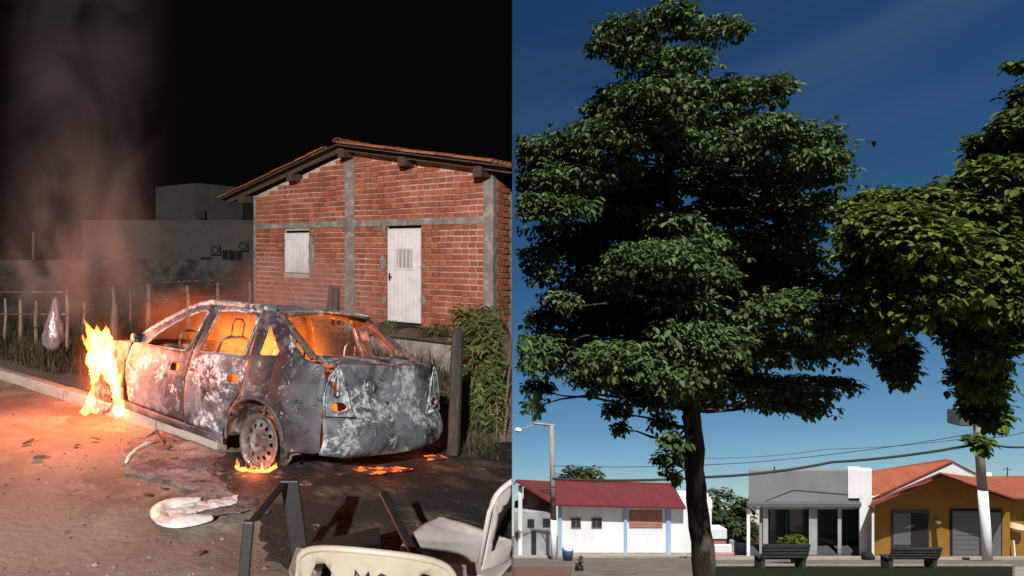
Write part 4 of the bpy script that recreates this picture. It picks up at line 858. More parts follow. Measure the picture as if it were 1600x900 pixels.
# ---------------------------------------------------------------- things lying on the road
def melted():
    o0 = G(285, 812); root = thing('melted_bumper', 'curled strip of melted pale plastic lying on the road', 'debris', o0)
    def rel(px, py, z): return G(px, py)-o0+Vector((0, 0, z))
    mb = MB(); arc = [(318, 786), (290, 784), (262, 786), (243, 792), (233, 803), (236, 816), (250, 826), (272, 830), (298, 827), (322, 821), (336, 815)]
    n = len(arc)
    for i, (x, y) in enumerate(arc):
        w_ = (3 if i in (0, n-1) else 9); dx, dy = 285-x, (806-y)*1.6; ll = math.hypot(dx, dy) or 1
        p = rel(x, y, .012); q = rel(x+dx/ll*w_*1.6, y+dy/ll*w_*.9, .05+.02*math.sin(i)); e = rel(x+dx/ll*w_*3.0, y+dy/ll*w_*1.7, .014)
        mb.v += [tuple(p), tuple(q), tuple(e)]
    for i in range(n-1):
        for k in range(2): mb.f.append((i*3+k, i*3+k+1, i*3+3+k+1, i*3+3+k))
    o = mb.build('curled_rim', M['melt'], root, True); sd = o.modifiers.new('s', 'SUBSURF'); sd.levels = 2; sd.render_levels = 2; so = o.modifiers.new('t', 'SOLIDIFY'); so.thickness = .012
    out = [(262, 798), (300, 792), (340, 786), (372, 780), (370, 792), (330, 800), (310, 806), (296, 818), (270, 816), (256, 808)]
    def fn(u, v): return (u, v, .02+.035*abs(noise.fractal(Vector((u*7+o0.x, v*7, 2)), 1, 2, 4)))
    panel('sheet', [[(rel(x, y, 0).x, rel(x, y, 0).y) for x, y in out]], fn, M['melt'], root, .02, .008)
    o0 = G(235, 735); root = thing('melted_trim', 'smaller melted plastic arc lying in the ash near the flame', 'debris', o0)
    mb = MB(); arc = [(246, 694), (228, 700), (212, 708), (202, 718), (197, 728)]
    mb.tube([G(x, y)-o0+Vector((0, 0, .02+.012*math.sin(i*2))) for i, (x, y) in enumerate(arc)], [.012, .022, .026, .024, .012], 6); mb.build('curl', M['melt'], root, True)
    mb = MB(); mb.tube([G(228, 692)-o0+Vector((0, 0, .05)), G(245, 690)-o0+Vector((0, 0, .09)), G(258, 702)-o0+Vector((0, 0, .02))], [.008, .02, .006], 5); mb.build('shard', M['debris'], root)
    lab = ['dark', 'grey', 'rusty', 'ashen']; wh = [(270, 694), (255, 706), (332, 742), (345, 738), (300, 738), (360, 752), (230, 780), (395, 790), (415, 805), (375, 800), (120, 700), (60, 720), (45, 695), (150, 690), (310, 872), (255, 770)]
    SCR = ['small charred scrap by the kerb below the front door', 'small charred scrap just right of the pale trim curl', 'small charred scrap in the ash left of the rear wheel', 'charred scrap in the ash nearest the rear wheel', 'charred scrap in the middle of the ash patch', 'charred scrap right of the middle of the ash patch', 'charred scrap left of the curled melted strip', 'charred scrap beside the dark chair arm', 'charred scrap under the dark chair arm', 'charred scrap right of the curled melted strip', 'charred scrap on the lit road, right of the other two dark ones', 'charred scrap on the lit road, lowest near the left edge', 'charred scrap on the lit road, uppermost near the left edge', 'charred scrap on the road just below the tall flame', 'charred scrap alone on the bare road in the foreground', 'charred scrap just above the curled melted strip']
    for k, (x, y) in enumerate(wh):
        c = G(x, y); s = .018+random.random()*.03; bm = bmesh.new(); bmesh.ops.create_icosphere(bm, subdivisions=1, radius=1)
        for v in bm.verts: v.co = Vector((v.co.x*s*1.5, v.co.y*s, v.co.z*s*.3))*(1+U(.35))
        me = bpy.data.meshes.new('debris'); bm.to_mesh(me); bm.free(); o = link('debris_scrap', me, M['debris']); o.location = c+Vector((0, 0, .03)); o.rotation_euler = (U(.3), U(.3), random.random()*6)
        tag(o, SCR[k], 'debris', 'charred scraps on the road')
melted()
def gravel():
    mb = MB()
    for i in range(2600):
        y = 2.2+random.random()**1.5*8; x = y*(-.42+.80*random.random())
        d = (x-KA.x)*KN.x+(y-KA.y)*KN.y
        if d > -.05 or x > SEAM*y-.1: continue
        s_ = .004+random.random()**3*.018; z = height(x, y)+noise.fractal(Vector((x*1.1, y*1.1, 0)), 1, 2, 5)*.016+noise.noise(Vector((x*7, y*7, 3)))*.006
        p = [Vector((x+a*s_*(1+U(.4)), y+b_*s_*(1+U(.4)), z+c_*s_*.7)) for a, b_, c_ in ((1, 0, 0), (0, 1, 0), (-1, 0, 0), (0, -1, 0), (0, 0, 1), (0, 0, -1))]
        mb.add(p, [(0, 1, 4), (1, 2, 4), (2, 3, 4), (3, 0, 4), (1, 0, 5), (2, 1, 5), (3, 2, 5), (0, 3, 5)])
    mb.build('gravel', mat('gravel', (.22, .17, .14), .9, 0, (.10, .08, .07), 3, isl=.5), kind='stuff')
gravel()
# ---------------------------------------------------------------- chairs
def chair(name, label, Mx, m, back_slots=True, text=False, group='plastic chairs in the foreground', arms=True, z_top=.86, clipit=True):
    root = thing(name, label, 'chair', M=Mx, group=group); parts = []
    W2, D2, SZ = .235, .22, .43
    # local: x across, y forward (sitter's view), z up; the back stands at y = -D2
    def seat(u, v): return (u*(1+.10*v/D2), v, SZ-.025*(1-(u/W2)**2)*(1-(v/D2)**2)+.012*(v/D2))
    so = [(u*W2, v*D2) for u, v in [(-.8, -1), (.8, -1), (1, -.7), (1, .6), (.85, .92), (.4, 1), (-.4, 1), (-.85, .92), (-1, .6), (-1, -.7)]]
    parts.append(panel('seat', [so], seat, m, root, .04, .016))
    def back(u, v): 
        k = (v-SZ)/(z_top-SZ); return (u*(1+.06*k), -D2-.10*k+.075*(u/W2)**2, v)
    top = [(W2*math.cos(R(a))*1.02, z_top-.15+.15*max(0, math.sin(R(a)))**.62) for a in range(0, 181, 9)]
    bo = [(-W2*.92, SZ+.02), (W2*.92, SZ+.02)]+top
    holes = []
    if back_slots == 2: holes.append([(-.19, SZ+.10), (.19, SZ+.10), (.195, z_top-.16), (.12, z_top-.06), (-.12, z_top-.06), (-.195, z_top-.16)])
    elif back_slots:
        for k in (-1, 1): holes.append([(k*.195, z_top-.14), (k*.175, z_top-.085), (k*.145, z_top-.07), (k*.125, z_top-.095), (k*.15, SZ+.08), (k*.19, SZ+.10)])
        for k in (-.075, -.025, .025, .075): holes.append([(k-.014, SZ+.06), (k+.014, SZ+.06), (k+.014, z_top-.20), (k-.014, z_top-.20)])
    bk = panel('backrest', [bo]+holes, back, m, root, .035, .014); parts.append(bk)
    mb = MB(); mb.tube([Vector(back(*p)) for p in [(-W2*.98, SZ+.05)]+top[::-1]+[(W2*.98, SZ+.05)]], .011, 8); parts.append(mb.build('back_rim', m, root, True))
    if text:
        st = [[(-.035, 0), (-.03, .045), (-.012, .015), (.006, .045), (.012, 0)], [(.06, .035), (.045, .043), (.032, .03), (.03, .012), (.04, 0), (.058, .004)]]
        mb = MB()
        for s in st: mb.tube([Vector(back(x-.02, z_top-.115+z))+Vector((0, -.0085, 0)) for x, z in s], .005, 4)
        parts.append(mb.build('lettering', M['ink'], bk))
    for sx in (-1, 1):
        for sy in (-1, 1):
            a = Vector((sx*W2*.92, sy*D2*.9, SZ-.005)); b = Vector((sx*(W2+.04), sy*(D2+(.06 if sy < 0 else .03)), 0))
            mb = MB(); s = .024; o_ = [Vector((s, 0, 0)), Vector((0, s, 0)), Vector((-s, 0, 0)), Vector((0, -s, 0))]
            mb.hull8([b+q*.7 for q in o_]+[a+q for q in o_]); parts.append(mb.build('leg', m, root, bevel=.006))
        if arms:
            mb = MB(); pts = [Vector((sx*W2*1.0, -D2-.02, SZ+.27)), Vector((sx*(W2+.035), -D2+.1, SZ+.245)), Vector((sx*(W2+.05), D2*.55, SZ+.21)), Vector((sx*(W2+.045), D2*.95, SZ+.15)), Vector((sx*(W2+.02), D2*.95, SZ-.01))]
            for i, p in enumerate(pts):
                ww = .026; mb.v += [tuple(p+Vector((-ww, 0, .008))), tuple(p+Vector((ww, 0, .008))), tuple(p+Vector((ww, 0, -.008))), tuple(p+Vector((-ww, 0, -.008)))]
            for i in range(4):
                for k in range(4): mb.f.append((i*4+k, i*4+(k+1) % 4, i*4+4+(k+1) % 4, i*4+4+k))
            mb.f += [(3, 2, 1, 0), (16, 17, 18, 19)]
            parts.append(mb.build('armrest', m, root, bevel=.006))
    if clipit:
        for o in parts: clip(o, Mx)
    return root
cw = P(598, 853, 2.045)
chair('plastic_chair', 'cream plastic chair seen from behind with handwritten letters on its back', Matrix.Translation((cw.x+.04, cw.y+.31, -.018)) @ Matrix.Rotation(R(-13), 4, 'Z'), M['cream'], True, True)
chair('plastic_chair', 'dusty white plastic chair at the right, its round seat showing', Matrix.Translation((.93, 3.0, 0)) @ Matrix.Rotation(R(52), 4, 'Z'), M['whiteplastic'], 2, arms=False)
dc = P(520, 757, 3.2)
def dark_chair():
    root = thing('dark_chair', 'dark plastic armchair facing the camera between the car and the cream chair', 'chair', (dc.x, 3.15, 0), 'plastic chairs in the foreground')
    o0 = root.location.copy()
    def pr(px, py, Y): return P(px, py, Y)-o0
    m = M['darkplastic']
    def plank(name, a, b, wa, wb, th=.03, side=Vector((1, 0, 0)), nrm=Vector((0, 1, 0))):
        mb = MB(); mb.hull8([a-side*wa, a+side*wa, a+side*wa+nrm*th, a-side*wa+nrm*th, b-side*wb, b+side*wb, b+side*wb+nrm*th, b-side*wb+nrm*th]); return mb.build(name, m, root, bevel=.008)
    fl = lambda px, Y: Vector(((px-CX)/F*Y, Y, 0))-o0
    plank('leg', fl(486, 3.10), pr(452, 751, 3.12), .034, .045); plank('leg', fl(590, 3.42), Vector(pr(592, 850, 3.36)), .03, .028)
    plank('leg', fl(366, 2.72), pr(389, 815, 2.80), .026, .024); plank('leg', fl(655, 2.72), pr(650, 865, 2.78), .03, .03)
    plank('armrest', pr(388, 814, 2.78), pr(437, 755, 3.12), .012, .012, .05, Vector((.5, .5, -.3)), Vector((.7, -.3, .1)))
    plank('armrest', pr(652, 872, 2.76), pr(598, 766, 3.33), .020, .022, .026, Vector((.9, 0, .2)), Vector((0, .3, -.8)))
    a, b = pr(452, 754, 3.14), pr(594, 764, 3.36); th = Vector((0, .022, 0))
    q = [pr(480, 905, 3.0), pr(600, 905, 3.0), pr(592, 850, 3.33), pr(465, 850, 3.12)]
    for v in q: v.z = .36
    mb = MB(); mb.hull8(q+[v+Vector((0, 0, .02)) for v in q]); mb.build('seat', m, root, bevel=.008)
dark_chair()

# ================================================================ THE DAY PLACE (right): a square on ground tilted down away from the viewer to give it a lower horizon
SL = .433
def gz(Y): return H-1.5-SL*Y
def pxg(px, Y): return Vector(((px-CX)/F*Y, Y, gz(Y)))       # ground point under a pixel column at depth Y
M['road'] = mat('street_asphalt', (.20, .17, .145), .95, 0, (.14, .12, .105), .5, .4, 20, .15, var2=(.26, .22, .19), scale2=2)
M['grass'] = mat('lawn', (.012, .019, .006), .95, 0, (.02, .026, .01), 1.5, .8, 30, .1)
M['redpave'] = mat('red_paving', (.22, .11, .085), .9, 0, (.16, .085, .07), 2, .3, 20, .2)
M['pave'] = mat('pavement', (.42, .37, .32), .9, 0, (.30, .26, .22), 1, .3, 20, .2)
M['wwall'] = mat('white_wall', (.80, .83, .86), .85, 0, (.68, .69, .70), .8, .15, 12, .2, 8, .4, .7, var2=(.50, .47, .44), scale2=.9, lo2=.62, hi2=.8, stretch=(1.5, 1.5, .5))
M['bluewall'] = mat('light_blue_paint', (.33, .50, .72), .8, 0, (.27, .42, .62), 2)
M['greywall'] = mat('grey_front', (.23, .235, .255), .8, 0, (.19, .195, .21), .7, .1, 10, .25)
M['greyside'] = mat('grey_render', (.36, .37, .38), .9, 0, (.25, .26, .27), 1, .2, 10)
M['redroof'] = mat('red_roof', (.17, .034, .034), .85, 0, (.12, .027, .027), 1.2, .5, 14, .2, stretch=(3, .6, 1))
M['orangeroof'] = mat('orange_roof', (.33, .095, .05), .85, 0, (.24, .07, .04), 1.2, .5, 14, .2, stretch=(3, .6, 1))
M['ochre'] = mat('ochre_wall', (.27, .145, .026), .85, 0, (.21, .115, .022), .8, .1, 10, .2)
M['pinkpanel'] = mat('faded_pink_panel', (.42, .20, .17), .8, 0, (.34, .15, .13), 2)
M['glass'] = mat('dark_window', (.02, .025, .03), .12, spec=.6)
M['steel'] = mat('grey_shutter', (.10, .11, .12), .5)
M['pole'] = mat('pole_concrete', (.36, .34, .31), .9, 0, (.26, .24, .22), 2, .3, 20)
M['bark'] = mat('bark', (.045, .035, .028), .95, 0, (.022, .018, .015), 3, 1, 14, .1, stretch=(3, 3, .7), var2=(.15, .13, .11), scale2=2.5, lo2=.50, hi2=.66)
M['limewash'] = mat('limewash', (.30, .28, .25), .95, 0, (.10, .08, .065), 3, .6, 14, .1)
M['leaf'] = leafmat('tree_leaf', (.050, .092, .026), (.092, .138, .048), .65, .22)
M['leaf2'] = leafmat('vine_leaf', (.058, .10, .013), (.115, .165, .025), .65, .28)
M['leaf3'] = leafmat('far_leaf', (.025, .045, .014), (.04, .06, .02), .35, .15)
M['bench'] = mat('dark_bench', (.03, .03, .032), .7, 0, (.05, .045, .04), 4)
M['blue'] = mat('blue_bin', (.06, .12, .26), .5); M['wire'] = mat('cable', (.02, .02, .02), .7)
M['yellowflower'] = leafmat('yellow_flower', (.15, .17, .012), (.08, .12, .01), .3)
def slope_sheet(name, x0, x1, Y0, Y1, m, dz=0, nx=2):
    """a ground sheet between two pixel columns and two depths"""
    mb = MB(); n = 14
    for i in range(n+1):
        Y = Y0+(Y1-Y0)*i/n
        for k in range(nx):
            px = x0+(x1-x0)*k/(nx-1); p = pxg(px, Y); mb.v.append((p.x, p.y, p.z+dz))
    for i in range(n):
        for k in range(nx-1): mb.f.append((i*nx+k, i*nx+k+1, (i+1)*nx+k+1, (i+1)*nx+k))
    o = mb.build(name, m); o['kind'] = 'structure'; return o
# ground sheet from the divider outwards
mb = MB(); Ys = [.05, 2, 5, 10, 15, 20, 25, 30, 35, 40, 50, 70, 110, 200, 400, 900]
for Y in Ys:
    for x in (SEAM*Y+.002, SEAM*Y+Y*.3+1, SEAM*Y+Y*.9+6, SEAM*Y+Y*2+40): mb.v.append((x, Y, gz(Y)))
for i in range(len(Ys)-1):
    for k in range(3): mb.f.append((i*4+k, i*4+k+1, i*4+5+k, i*4+4+k))
o = mb.build('street', M['road']); o['kind'] = 'structure'
slope_sheet('lawn', 1118, 1582, 12, 31.3, M['grass'], .012)
slope_sheet('red_path', 800.6, 893, 12, 31, M['redpave'], .008)
slope_sheet('stone_path', 1586, 1680, 12, 31, M['pave'], .008)
def kerbs(name, x0, x1, Y, m, wd=.5, h=.14):
    a, b = pxg(x0, Y), pxg(x1, Y); o = MB(); q = Vector((0, wd, -SL*wd)); up = Vector((0, 0, h)); dn = Vector((0, 0, -.3))
    o.hull8([a+dn, b+dn, b+q+dn, a+q+dn, a+up, b+up, b+q+up, a+q+up]); t = o.build(name, m, bevel=.02); t['kind'] = 'structure'; return t
kerbs('pavement', 801.5, 1110, 42.6, M['pave'], 3.0); kerbs('pavement', 1112, 1800, 39.6, M['pave'], 4.0)
kerbs('lawn_kerb', 1118, 1582, 31.3, M['kerb'], .25, .10)
class Bld:
    """a building laid out on frontal planes: x,y in photo pixels at its front depth, d in metres behind the front"""
    def __init__(s, name, label, x, Y):
        s.Y = Y; s.o = P(x, 870, Y); s.k = (x-CX)/F; s.root = thing(name, label, 'house', s.o)     # k: plan skewed along the view ray to keep side walls out of sight
    def w(s, x, y, d=0):
        p = P(x, y, s.Y)-s.o; return Vector((p.x+s.k*d, d, p.z))
    def box(s, name, x0, y0, x1, y1, d0, d1, m, par=None, bevel=0, down=0):
        a, b = s.w(x0, y1), s.w(x1, y0); z0 = a.z-down
        e, g_ = s.k*d0, s.k*d1
        mb = MB(); mb.hull8([Vector((a.x+e, d0, z0)), Vector((b.x+e, d0, z0)), Vector((b.x+g_, d1, z0)), Vector((a.x+g_, d1, z0)), Vector((a.x+e, d0, b.z)), Vector((b.x+e, d0, b.z)), Vector((b.x+g_, d1, b.z)), Vector((a.x+g_, d1, b.z))])
        return mb.build(name, m, par or s.root, bevel=bevel)
    def slab(s, name, pts, th, m, par=None):
        mb = MB(); q = [Vector(p) for p in pts]; mb.prism(q, (0, 0, -th)); return mb.build(name, m, par or s.root)
    def roofpt(s, x, y, d):      # a point at depth d that shows at pixel x,y
        return P(x, y, s.Y+d)-s.o
    def window(s, x0, y0, x1, y1, d=0, n=1, frame=None, pane=None):
        wd = s.box('window', x0, y0, x1, y1, d-.05, d+.02, frame or M['wwall'])
        wx = (x1-x0-2)/n
        for k in range(n): s.box('pane', x0+1+k*wx+.4, y0+1.2, x0+1+(k+1)*wx-.4, y1-1.2, d-.06, d-.03, pane or M['glass'], wd)
        return wd
# long white house, red roof
b = Bld('white_house', 'long white house with dark red roof behind the utility pole and tree', 960, 45)
b.box('wall', 872, 788, 1112, 866, 0, 2.5, M['wwall'], down=3)
for x in (873, 975, 1041): b.box('pilaster', x, 789, x+(5 if x < 1000 else 7), 866, -.12, .0, M['bluewall'], down=.2)
b.box('plinth', 878, 863, 1112, 868, -.05, 0, M['pave'], down=.2)
b.window(892, 809, 908, 825, 0, 2, M['pinkpanel']); b.window(924, 809, 941, 825, 0, 2, M['pinkpanel'])
wd = b.box('panel_window', 983, 797, 1035, 824, -.05, .02, M['pinkpanel'])
for k in range(6): b.box('slat', 984, 798.5+k*4.3, 1034, 801.3+k*4.3, -.07, -.05, M['pinkpanel'], wd)
ro = b.slab('roof', [b.roofpt(866, 788, -.7), b.roofpt(1072, 793, -.7), b.roofpt(1052, 757, 3.2), b.roofpt(862, 752, 3.2)], .12, M['redroof'])
b.slab('roof_slope_back', [b.roofpt(862, 752, 3.2), b.roofpt(1052, 757, 3.2), b.w(1072, 840, 6), b.w(866, 840, 6)], .12, M['redroof'])
mb = MB(); mb.tube([b.roofpt(860, 751.5, 3.2), b.roofpt(1053, 756.5, 3.2)], .09, 8); mb.build('ridge', M['redroof'], ro)
b.box('parapet', 1098, 784, 1113, 795, -.02, .8, M['wwall'])
# its gabled porch at the left
g = Bld('gabled_annex', 'grey gabled annex with dark windows at the left edge of the square', 835, 44.2)
g.box('wall', 803, 800, 866, 866, 0, 4, M['greyside'], down=3)
g.box('gable_recess', 818, 768, 864, 800, .5, .7, mat('dark_red_gable', (.10, .03, .03), .9))
g.box('post', 810, 760, 816, 866, -.15, .2, M['wwall'], down=.3)
g.box('window', 824, 811, 835, 824, -.04, .02, M['glass']); g.box('window', 848, 810, 861, 823, -.04, .02, M['glass'])
g.box('door', 830, 830, 838, 866, -.04, .02, M['glass'], down=.1)
g.slab('roof_slope', [g.roofpt(806, 750, -.5), g.roofpt(868, 788, -.5), g.roofpt(868, 785, 1), g.roofpt(862, 752, 3.4), g.roofpt(808, 749, 1)], .14, M['redroof'])
g.slab('roof_slope', [g.roofpt(802.5, 756, -.5), g.roofpt(806, 750, -.5), g.roofpt(808, 749, 1), g.roofpt(804, 754, 1)], .14, M['redroof'])
# low garden wall and gate pier between the houses
w_ = thing('garden_wall', 'low white garden wall with pink capping between the two houses', 'wall', P(1155, 868, 46)); o0 = w_.location.copy()
def lw(name, x0, y0, x1, y1, Y, dp, m):
    a, c = P(x0, y1, Y)-o0, P(x1, y0, Y)-o0; mb = MB(); mb.box(((a.x+c.x)/2, a.y+dp/2, (a.z+c.z)/2-.3), (c.x-a.x, dp, c.z-a.z+.6)); return mb.build(name, m, w_, bevel=.02)
lw('wall_segment', 1117, 852, 1145, 868, 46, .2, M['wwall']); lw('wall_segment', 1152, 850, 1185, 868, 46, .2, M['wwall']); lw('gate_pier', 1145, 846, 1152, 868, 45.9, .35, M['greyside'])
lw('footing', 1115, 866, 1190, 872, 45.6, .3, M['pinkpanel'])
b2_ = thing('brick_pier', 'small brick-red pier behind the low white garden wall', 'pier', P(1125, 868, 49)); o0 = b2_.location.copy(); w_ = b2_
lw('pier', 1113, 829, 1135, 866, 49, .6, M['pinkpanel']); lw('cap', 1112, 827, 1136, 829.5, 48.9, .8, M['wwall'])
far = thing('far_house', 'distant pale house glimpsed between the garden wall and the shop', 'house', P(1165, 860, 60)); o0 = far.location.copy(); w_ = far
lw('wall', 1138, 838, 1200, 862, 60, 3, M['greyside']); lw('roof', 1136, 829, 1202, 839, 59.6, 4, M['redroof'])
# grey shop with a porch
s = Bld('grey_shop', 'grey shop with a tall plain fascia and a dark pillared porch', 1260, 43)
s.box('fascia', 1170, 735, 1326, 784, 0, .35, M['greywall'], bevel=.02)
s.box('porch_roof', 1168, 783, 1345, 788, -.45, 1.9, M['steel'])
s.box('cornice', 1188, 788, 1345, 798, .25, .45, M['greyside'])
s.box('back_wall', 1190, 788, 1345, 868, 1.6, 1.9, M['dark'], down=2)  # near-black colour stands for the shade inside the porch
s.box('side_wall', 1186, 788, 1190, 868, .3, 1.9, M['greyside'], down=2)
s.box('porch_floor', 1165, 868, 1362, 872, -.4, 1.6, mat('shaded_porch_floor', (.06, .06, .065), .7), down=2)  # porch shade is put into the dark floor colour
for x0, x1, m_ in ((1192, 1200, M['greyside']), (1264, 1277, M['greyside']), (1309, 1315, M['greyside'])): s.box('pillar', x0, 790, x1, 868, .1, .4, m_, bevel=.02)
s.box('pillar', 1167, 794, 1172, 868, -.1, .1, M['wwall'])
s.box('corner_tower', 1325, 733, 1344, 778, -.05, .5, M['wwall']); s.box('corner_pillar', 1343, 735, 1362, 868, -.08, .5, M['wwall'], down=.3)
for x0, x1 in ((1201, 1225), (1227, 1262), (1279, 1307), (1317, 1342)):
    dsh = s.box('doorway', x0, 797, x1, 867, 1.5, 1.62, M['glass']); s.box('frame', x0, 797, x0+1.2, 867, 1.44, 1.5, M['steel'], dsh)
mb = MB(); mb.tube([s.w(1195, 783, -.02), s.w(1240, 765, -.04), s.w(1326, 772, -.04)], .015, 5); mb.build('fascia_cable', M['wire'], s.root)
mb = MB(); mb.tube([s.w(1210, 735, -.1), s.w(1210, 728, -.1)], .03, 5); mb.build('lamp_stub', M['wire'], s.root)
# white house with orange roof behind
h = Bld('gabled_white_house', 'white gabled house with bright orange tile roof behind the ochre house', 1440, 47)
h.box('wall', 1352, 776, 1560, 860, 0, 5, M['wwall'], down=4)
h.slab('roof', [h.roofpt(1347, 738, 1.6), h.roofpt(1366, 778, -.3), h.roofpt(1488, 720, -.3), h.roofpt(1478, 717, 1.6)], .1, M['orangeroof'])
h.slab('roof_slope_right', [h.roofpt(1488, 720, -.3), h.roofpt(1560, 760, -.3), h.roofpt(1552, 752, 1.2), h.roofpt(1482, 717.5, 1.2)], .1, M['orangeroof'])
mb = MB(); mb.prism([h.w(1366, 790, -.32), h.w(1366, 775, -.32), h.w(1488, 722, -.32), h.w(1560, 760, -.32), h.w(1560, 775, -.32), h.w(1488, 742, -.32)], (0, .25, 0)); mb.build('verge_wall', M['wwall'], h.root)
mb = MB(); mb.prism([h.w(1366, 790, -.05), h.w(1488, 738, -.05), h.w(1560, 775, -.05), h.w(1560, 800, -.05), h.w(1366, 800, -.05)], (0, .3, 0)); mb.build('gable', M['wwall'], h.root)
mb = MB(); mb.tube([h.w(1364, 776.5, -.36), h.w(1488, 719, -.36), h.w(1562, 759, -.36)], .06, 6); mb.build('verge_tiles', M['redroof'], h.root)
# ochre house
y = Bld('ochre_house', 'ochre yellow house with low gabled tile roof behind the white-based pole', 1470, 42)
mb = MB(); mb.prism([y.w(1366, 872, 0), y.w(1366, 787, 0), y.w(1470, 742, 0), y.w(1578, 782, 0), y.w(1578, 872, 0)], (y.k*.5, .5, 0)); mb.build('wall', M['ochre'], y.root)
y.box('wall_right', 1578, 775, 1720, 872, .4, 3.2, M['ochre'], down=1)
rl = y.slab('roof_slope', [y.roofpt(1359, 790, -1.9), y.roofpt(1472, 741, -1.9), y.roofpt(1468, 738, .6), y.roofpt(1362, 783, .6)], .1, M['orangeroof'])
y.slab('roof_slope', [y.roofpt(1472, 741, -1.9), y.roofpt(1584, 778, -1.9), y.roofpt(1590, 760, 2.0), y.roofpt(1530, 746, 2.4), y.roofpt(1468, 738, .6)], .1, M['orangeroof'])
y.slab('roof_side', [y.roofpt(1575, 777, -.6), y.roofpt(1720, 779, -.6), y.roofpt(1720, 742, 2.6), y.roofpt(1532, 744, 2.6)], .1, M['orangeroof'])
mb = MB(); mb.tube([y.roofpt(1358, 792, -1.93), y.roofpt(1472, 742.5, -1.93), y.roofpt(1586, 780, -1.93)], .075, 6); mb.build('verge_board', M['redroof'], y.root)
d1 = y.box('doorway', 1393, 797, 1452, 868, -.06, .03, M['glass'])
y.box('door_leaf', 1396, 801, 1423, 850, -.09, -.06, M['steel'], d1); y.box('door_leaf', 1425, 801, 1450, 868, -.08, -.06, M['dark'], d1)
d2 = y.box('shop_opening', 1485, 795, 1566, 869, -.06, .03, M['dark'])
y.box('roller_shutter', 1488, 798, 1530, 868, -.09, -.06, M['steel'], d2); y.box('door_leaf', 1548, 800, 1564, 868, -.09, -.06, M['steel'], d2)
for k in range(9): y.box('slat', 1488.5, 800+k*7.5, 1529.5, 805+k*7.5, -.11, -.09, M['steel'], d2)
mb = MB(); mb.lathe([(.16, 0), (.12, -.12), (.05, -.22), (.001, -.24)], 12, Matrix.Translation(y.w(1466, 812, -.12))); mb.build('meter_box', M['wwall'], y.root)
mb = MB(); c_ = y.w(1590, 826, .15); mb.lathe([(.001, .25), (.3, .2), (.42, 0), (.3, -.2), (.1, -.25)], 12, Matrix.Translation(c_)); mb.build('wall_lamp', mat('cream_lamp', (.6, .45, .25), .6), y.root)
mb = MB(); mb.tube([y.w(1586, 870, .1), y.w(1584, 846, .1)], .05, 6); mb.build('pipe', M['wwall'], y.root)
mb = MB(); mb.tube([y.roofpt(1574, 745, 2.5), y.roofpt(1574, 730, 2.5)], .03, 5); mb.tube([y.roofpt(1567, 733, 2.5), y.roofpt(1581, 733, 2.5)], .02, 5); mb.build('roof_aerial', M['wire'], y.root)
# poles and wires
def pole(name, label, x0, y0, x1, y1, Y, r0, r1, white):
    a, b_ = pxg(x0, Y), P(x1, y1, Y); root = thing(name, label, 'utility pole', a, 'utility poles of the square'); t = b_-a
    mb = MB(); n = 8; k = white
    mb.tube([t*0-Vector((0, 0, .4)), t*k*.5, t*k], [r0*1.02, r0, r0*.97], 10); mb.build('painted_base', M['wwall'], root, True)
    mb = MB(); mb.tube([t*k, t*(k+1)/2, t], [r0*.955, (r0+r1)/2, r1], 10); mb.build('shaft', M['pole'], root, True)
    return root, a
r, a = pole('utility_pole', 'slim concrete lamp pole with white base in front of the white house', 866, 870, 862, 664, 39.5, .17, .11, .30)
mb = MB(); A = lambda x, yy, d=0: P(x, yy, 39.5+d)-a
mb.tube([A(833, 661), A(867, 665)], .07, 6); mb.tube([A(851, 666), A(862, 684)], .04, 5); mb.build('cross_arm', M['pole'], r)
mb = MB(); mb.tube([A(862, 668), A(840, 662), A(822, 668), A(814, 670)], .035, 6); mb.build('lamp_arm', M['pole'], r)
mb = MB(); mb.lathe([(.001, .1), (.16, .06), (.2, -.04), (.14, -.14), (.001, -.17)], 12, Matrix.Translation(A(810, 671))); mb.build('lamp_head', M['wwall'], r)
r, a = pole('utility_pole', 'stout leaning concrete pole with transformer wrapped in hanging vine', 1544, 875, 1522, 600, 38, .22, .15, .40)
A = lambda x, yy, d=0: P(x, yy, 38+d)-a
mb = MB(); mb.box((0, 0, 0), (1.1, .8, .85), Matrix.Translation(A(1505, 652))); tr = mb.build('transformer', M['steel'], r, bevel=.08)
for k in range(3): mb = MB(); mb.lathe([(.06, 0), (.1, .1), (.05, .18), (.09, .28), (.04, .36), (.001, .4)], 8, Matrix.Translation(A(1492+k*11, 641))); mb.build('insulator', M['dark'], tr)
mb = MB(); mb.tube([A(1480, 550), A(1560, 546)], .09, 6); mb.build('cross_arm', M['pole'], r)
def wire(label, pts, Y, r0=.03):
    mb = MB(); q = []
    for i in range(len(pts)-1):
        (x0, y0), (x1, y1) = pts[i], pts[i+1]
        for k in range(9 if i == len(pts)-2 else 8):
            t = k/8; q.append(P(x0+(x1-x0)*t, y0+(y1-y0)*t+4*t*(1-t)*4, Y))
    mb.tube(q, r0, 5); tag(mb.build('power_cable', M['wire']), label, 'cable', 'overhead cables')
wire('thick black overhead cable running from the left pole to the leaning pole', [(864, 748), (1110, 745), (1300, 722), (1530, 693)], 38.5, .075)
wire('thin overhead cable above the thick one, rising to the right', [(864, 728), (1180, 722), (1530, 676)], 38.5, .02)
wire('short thick cable leaving the leaning pole towards the right edge', [(1530, 690), (1610, 698)], 38.5, .06)
wire('faint thin cable at the right edge above the ochre house', [(1530, 684), (1610, 672)], 38.5, .02)
wire('thin cable sagging towards the grey shop fascia', [(1100, 716), (1290, 702), (1530, 682)], 38.6, .014)
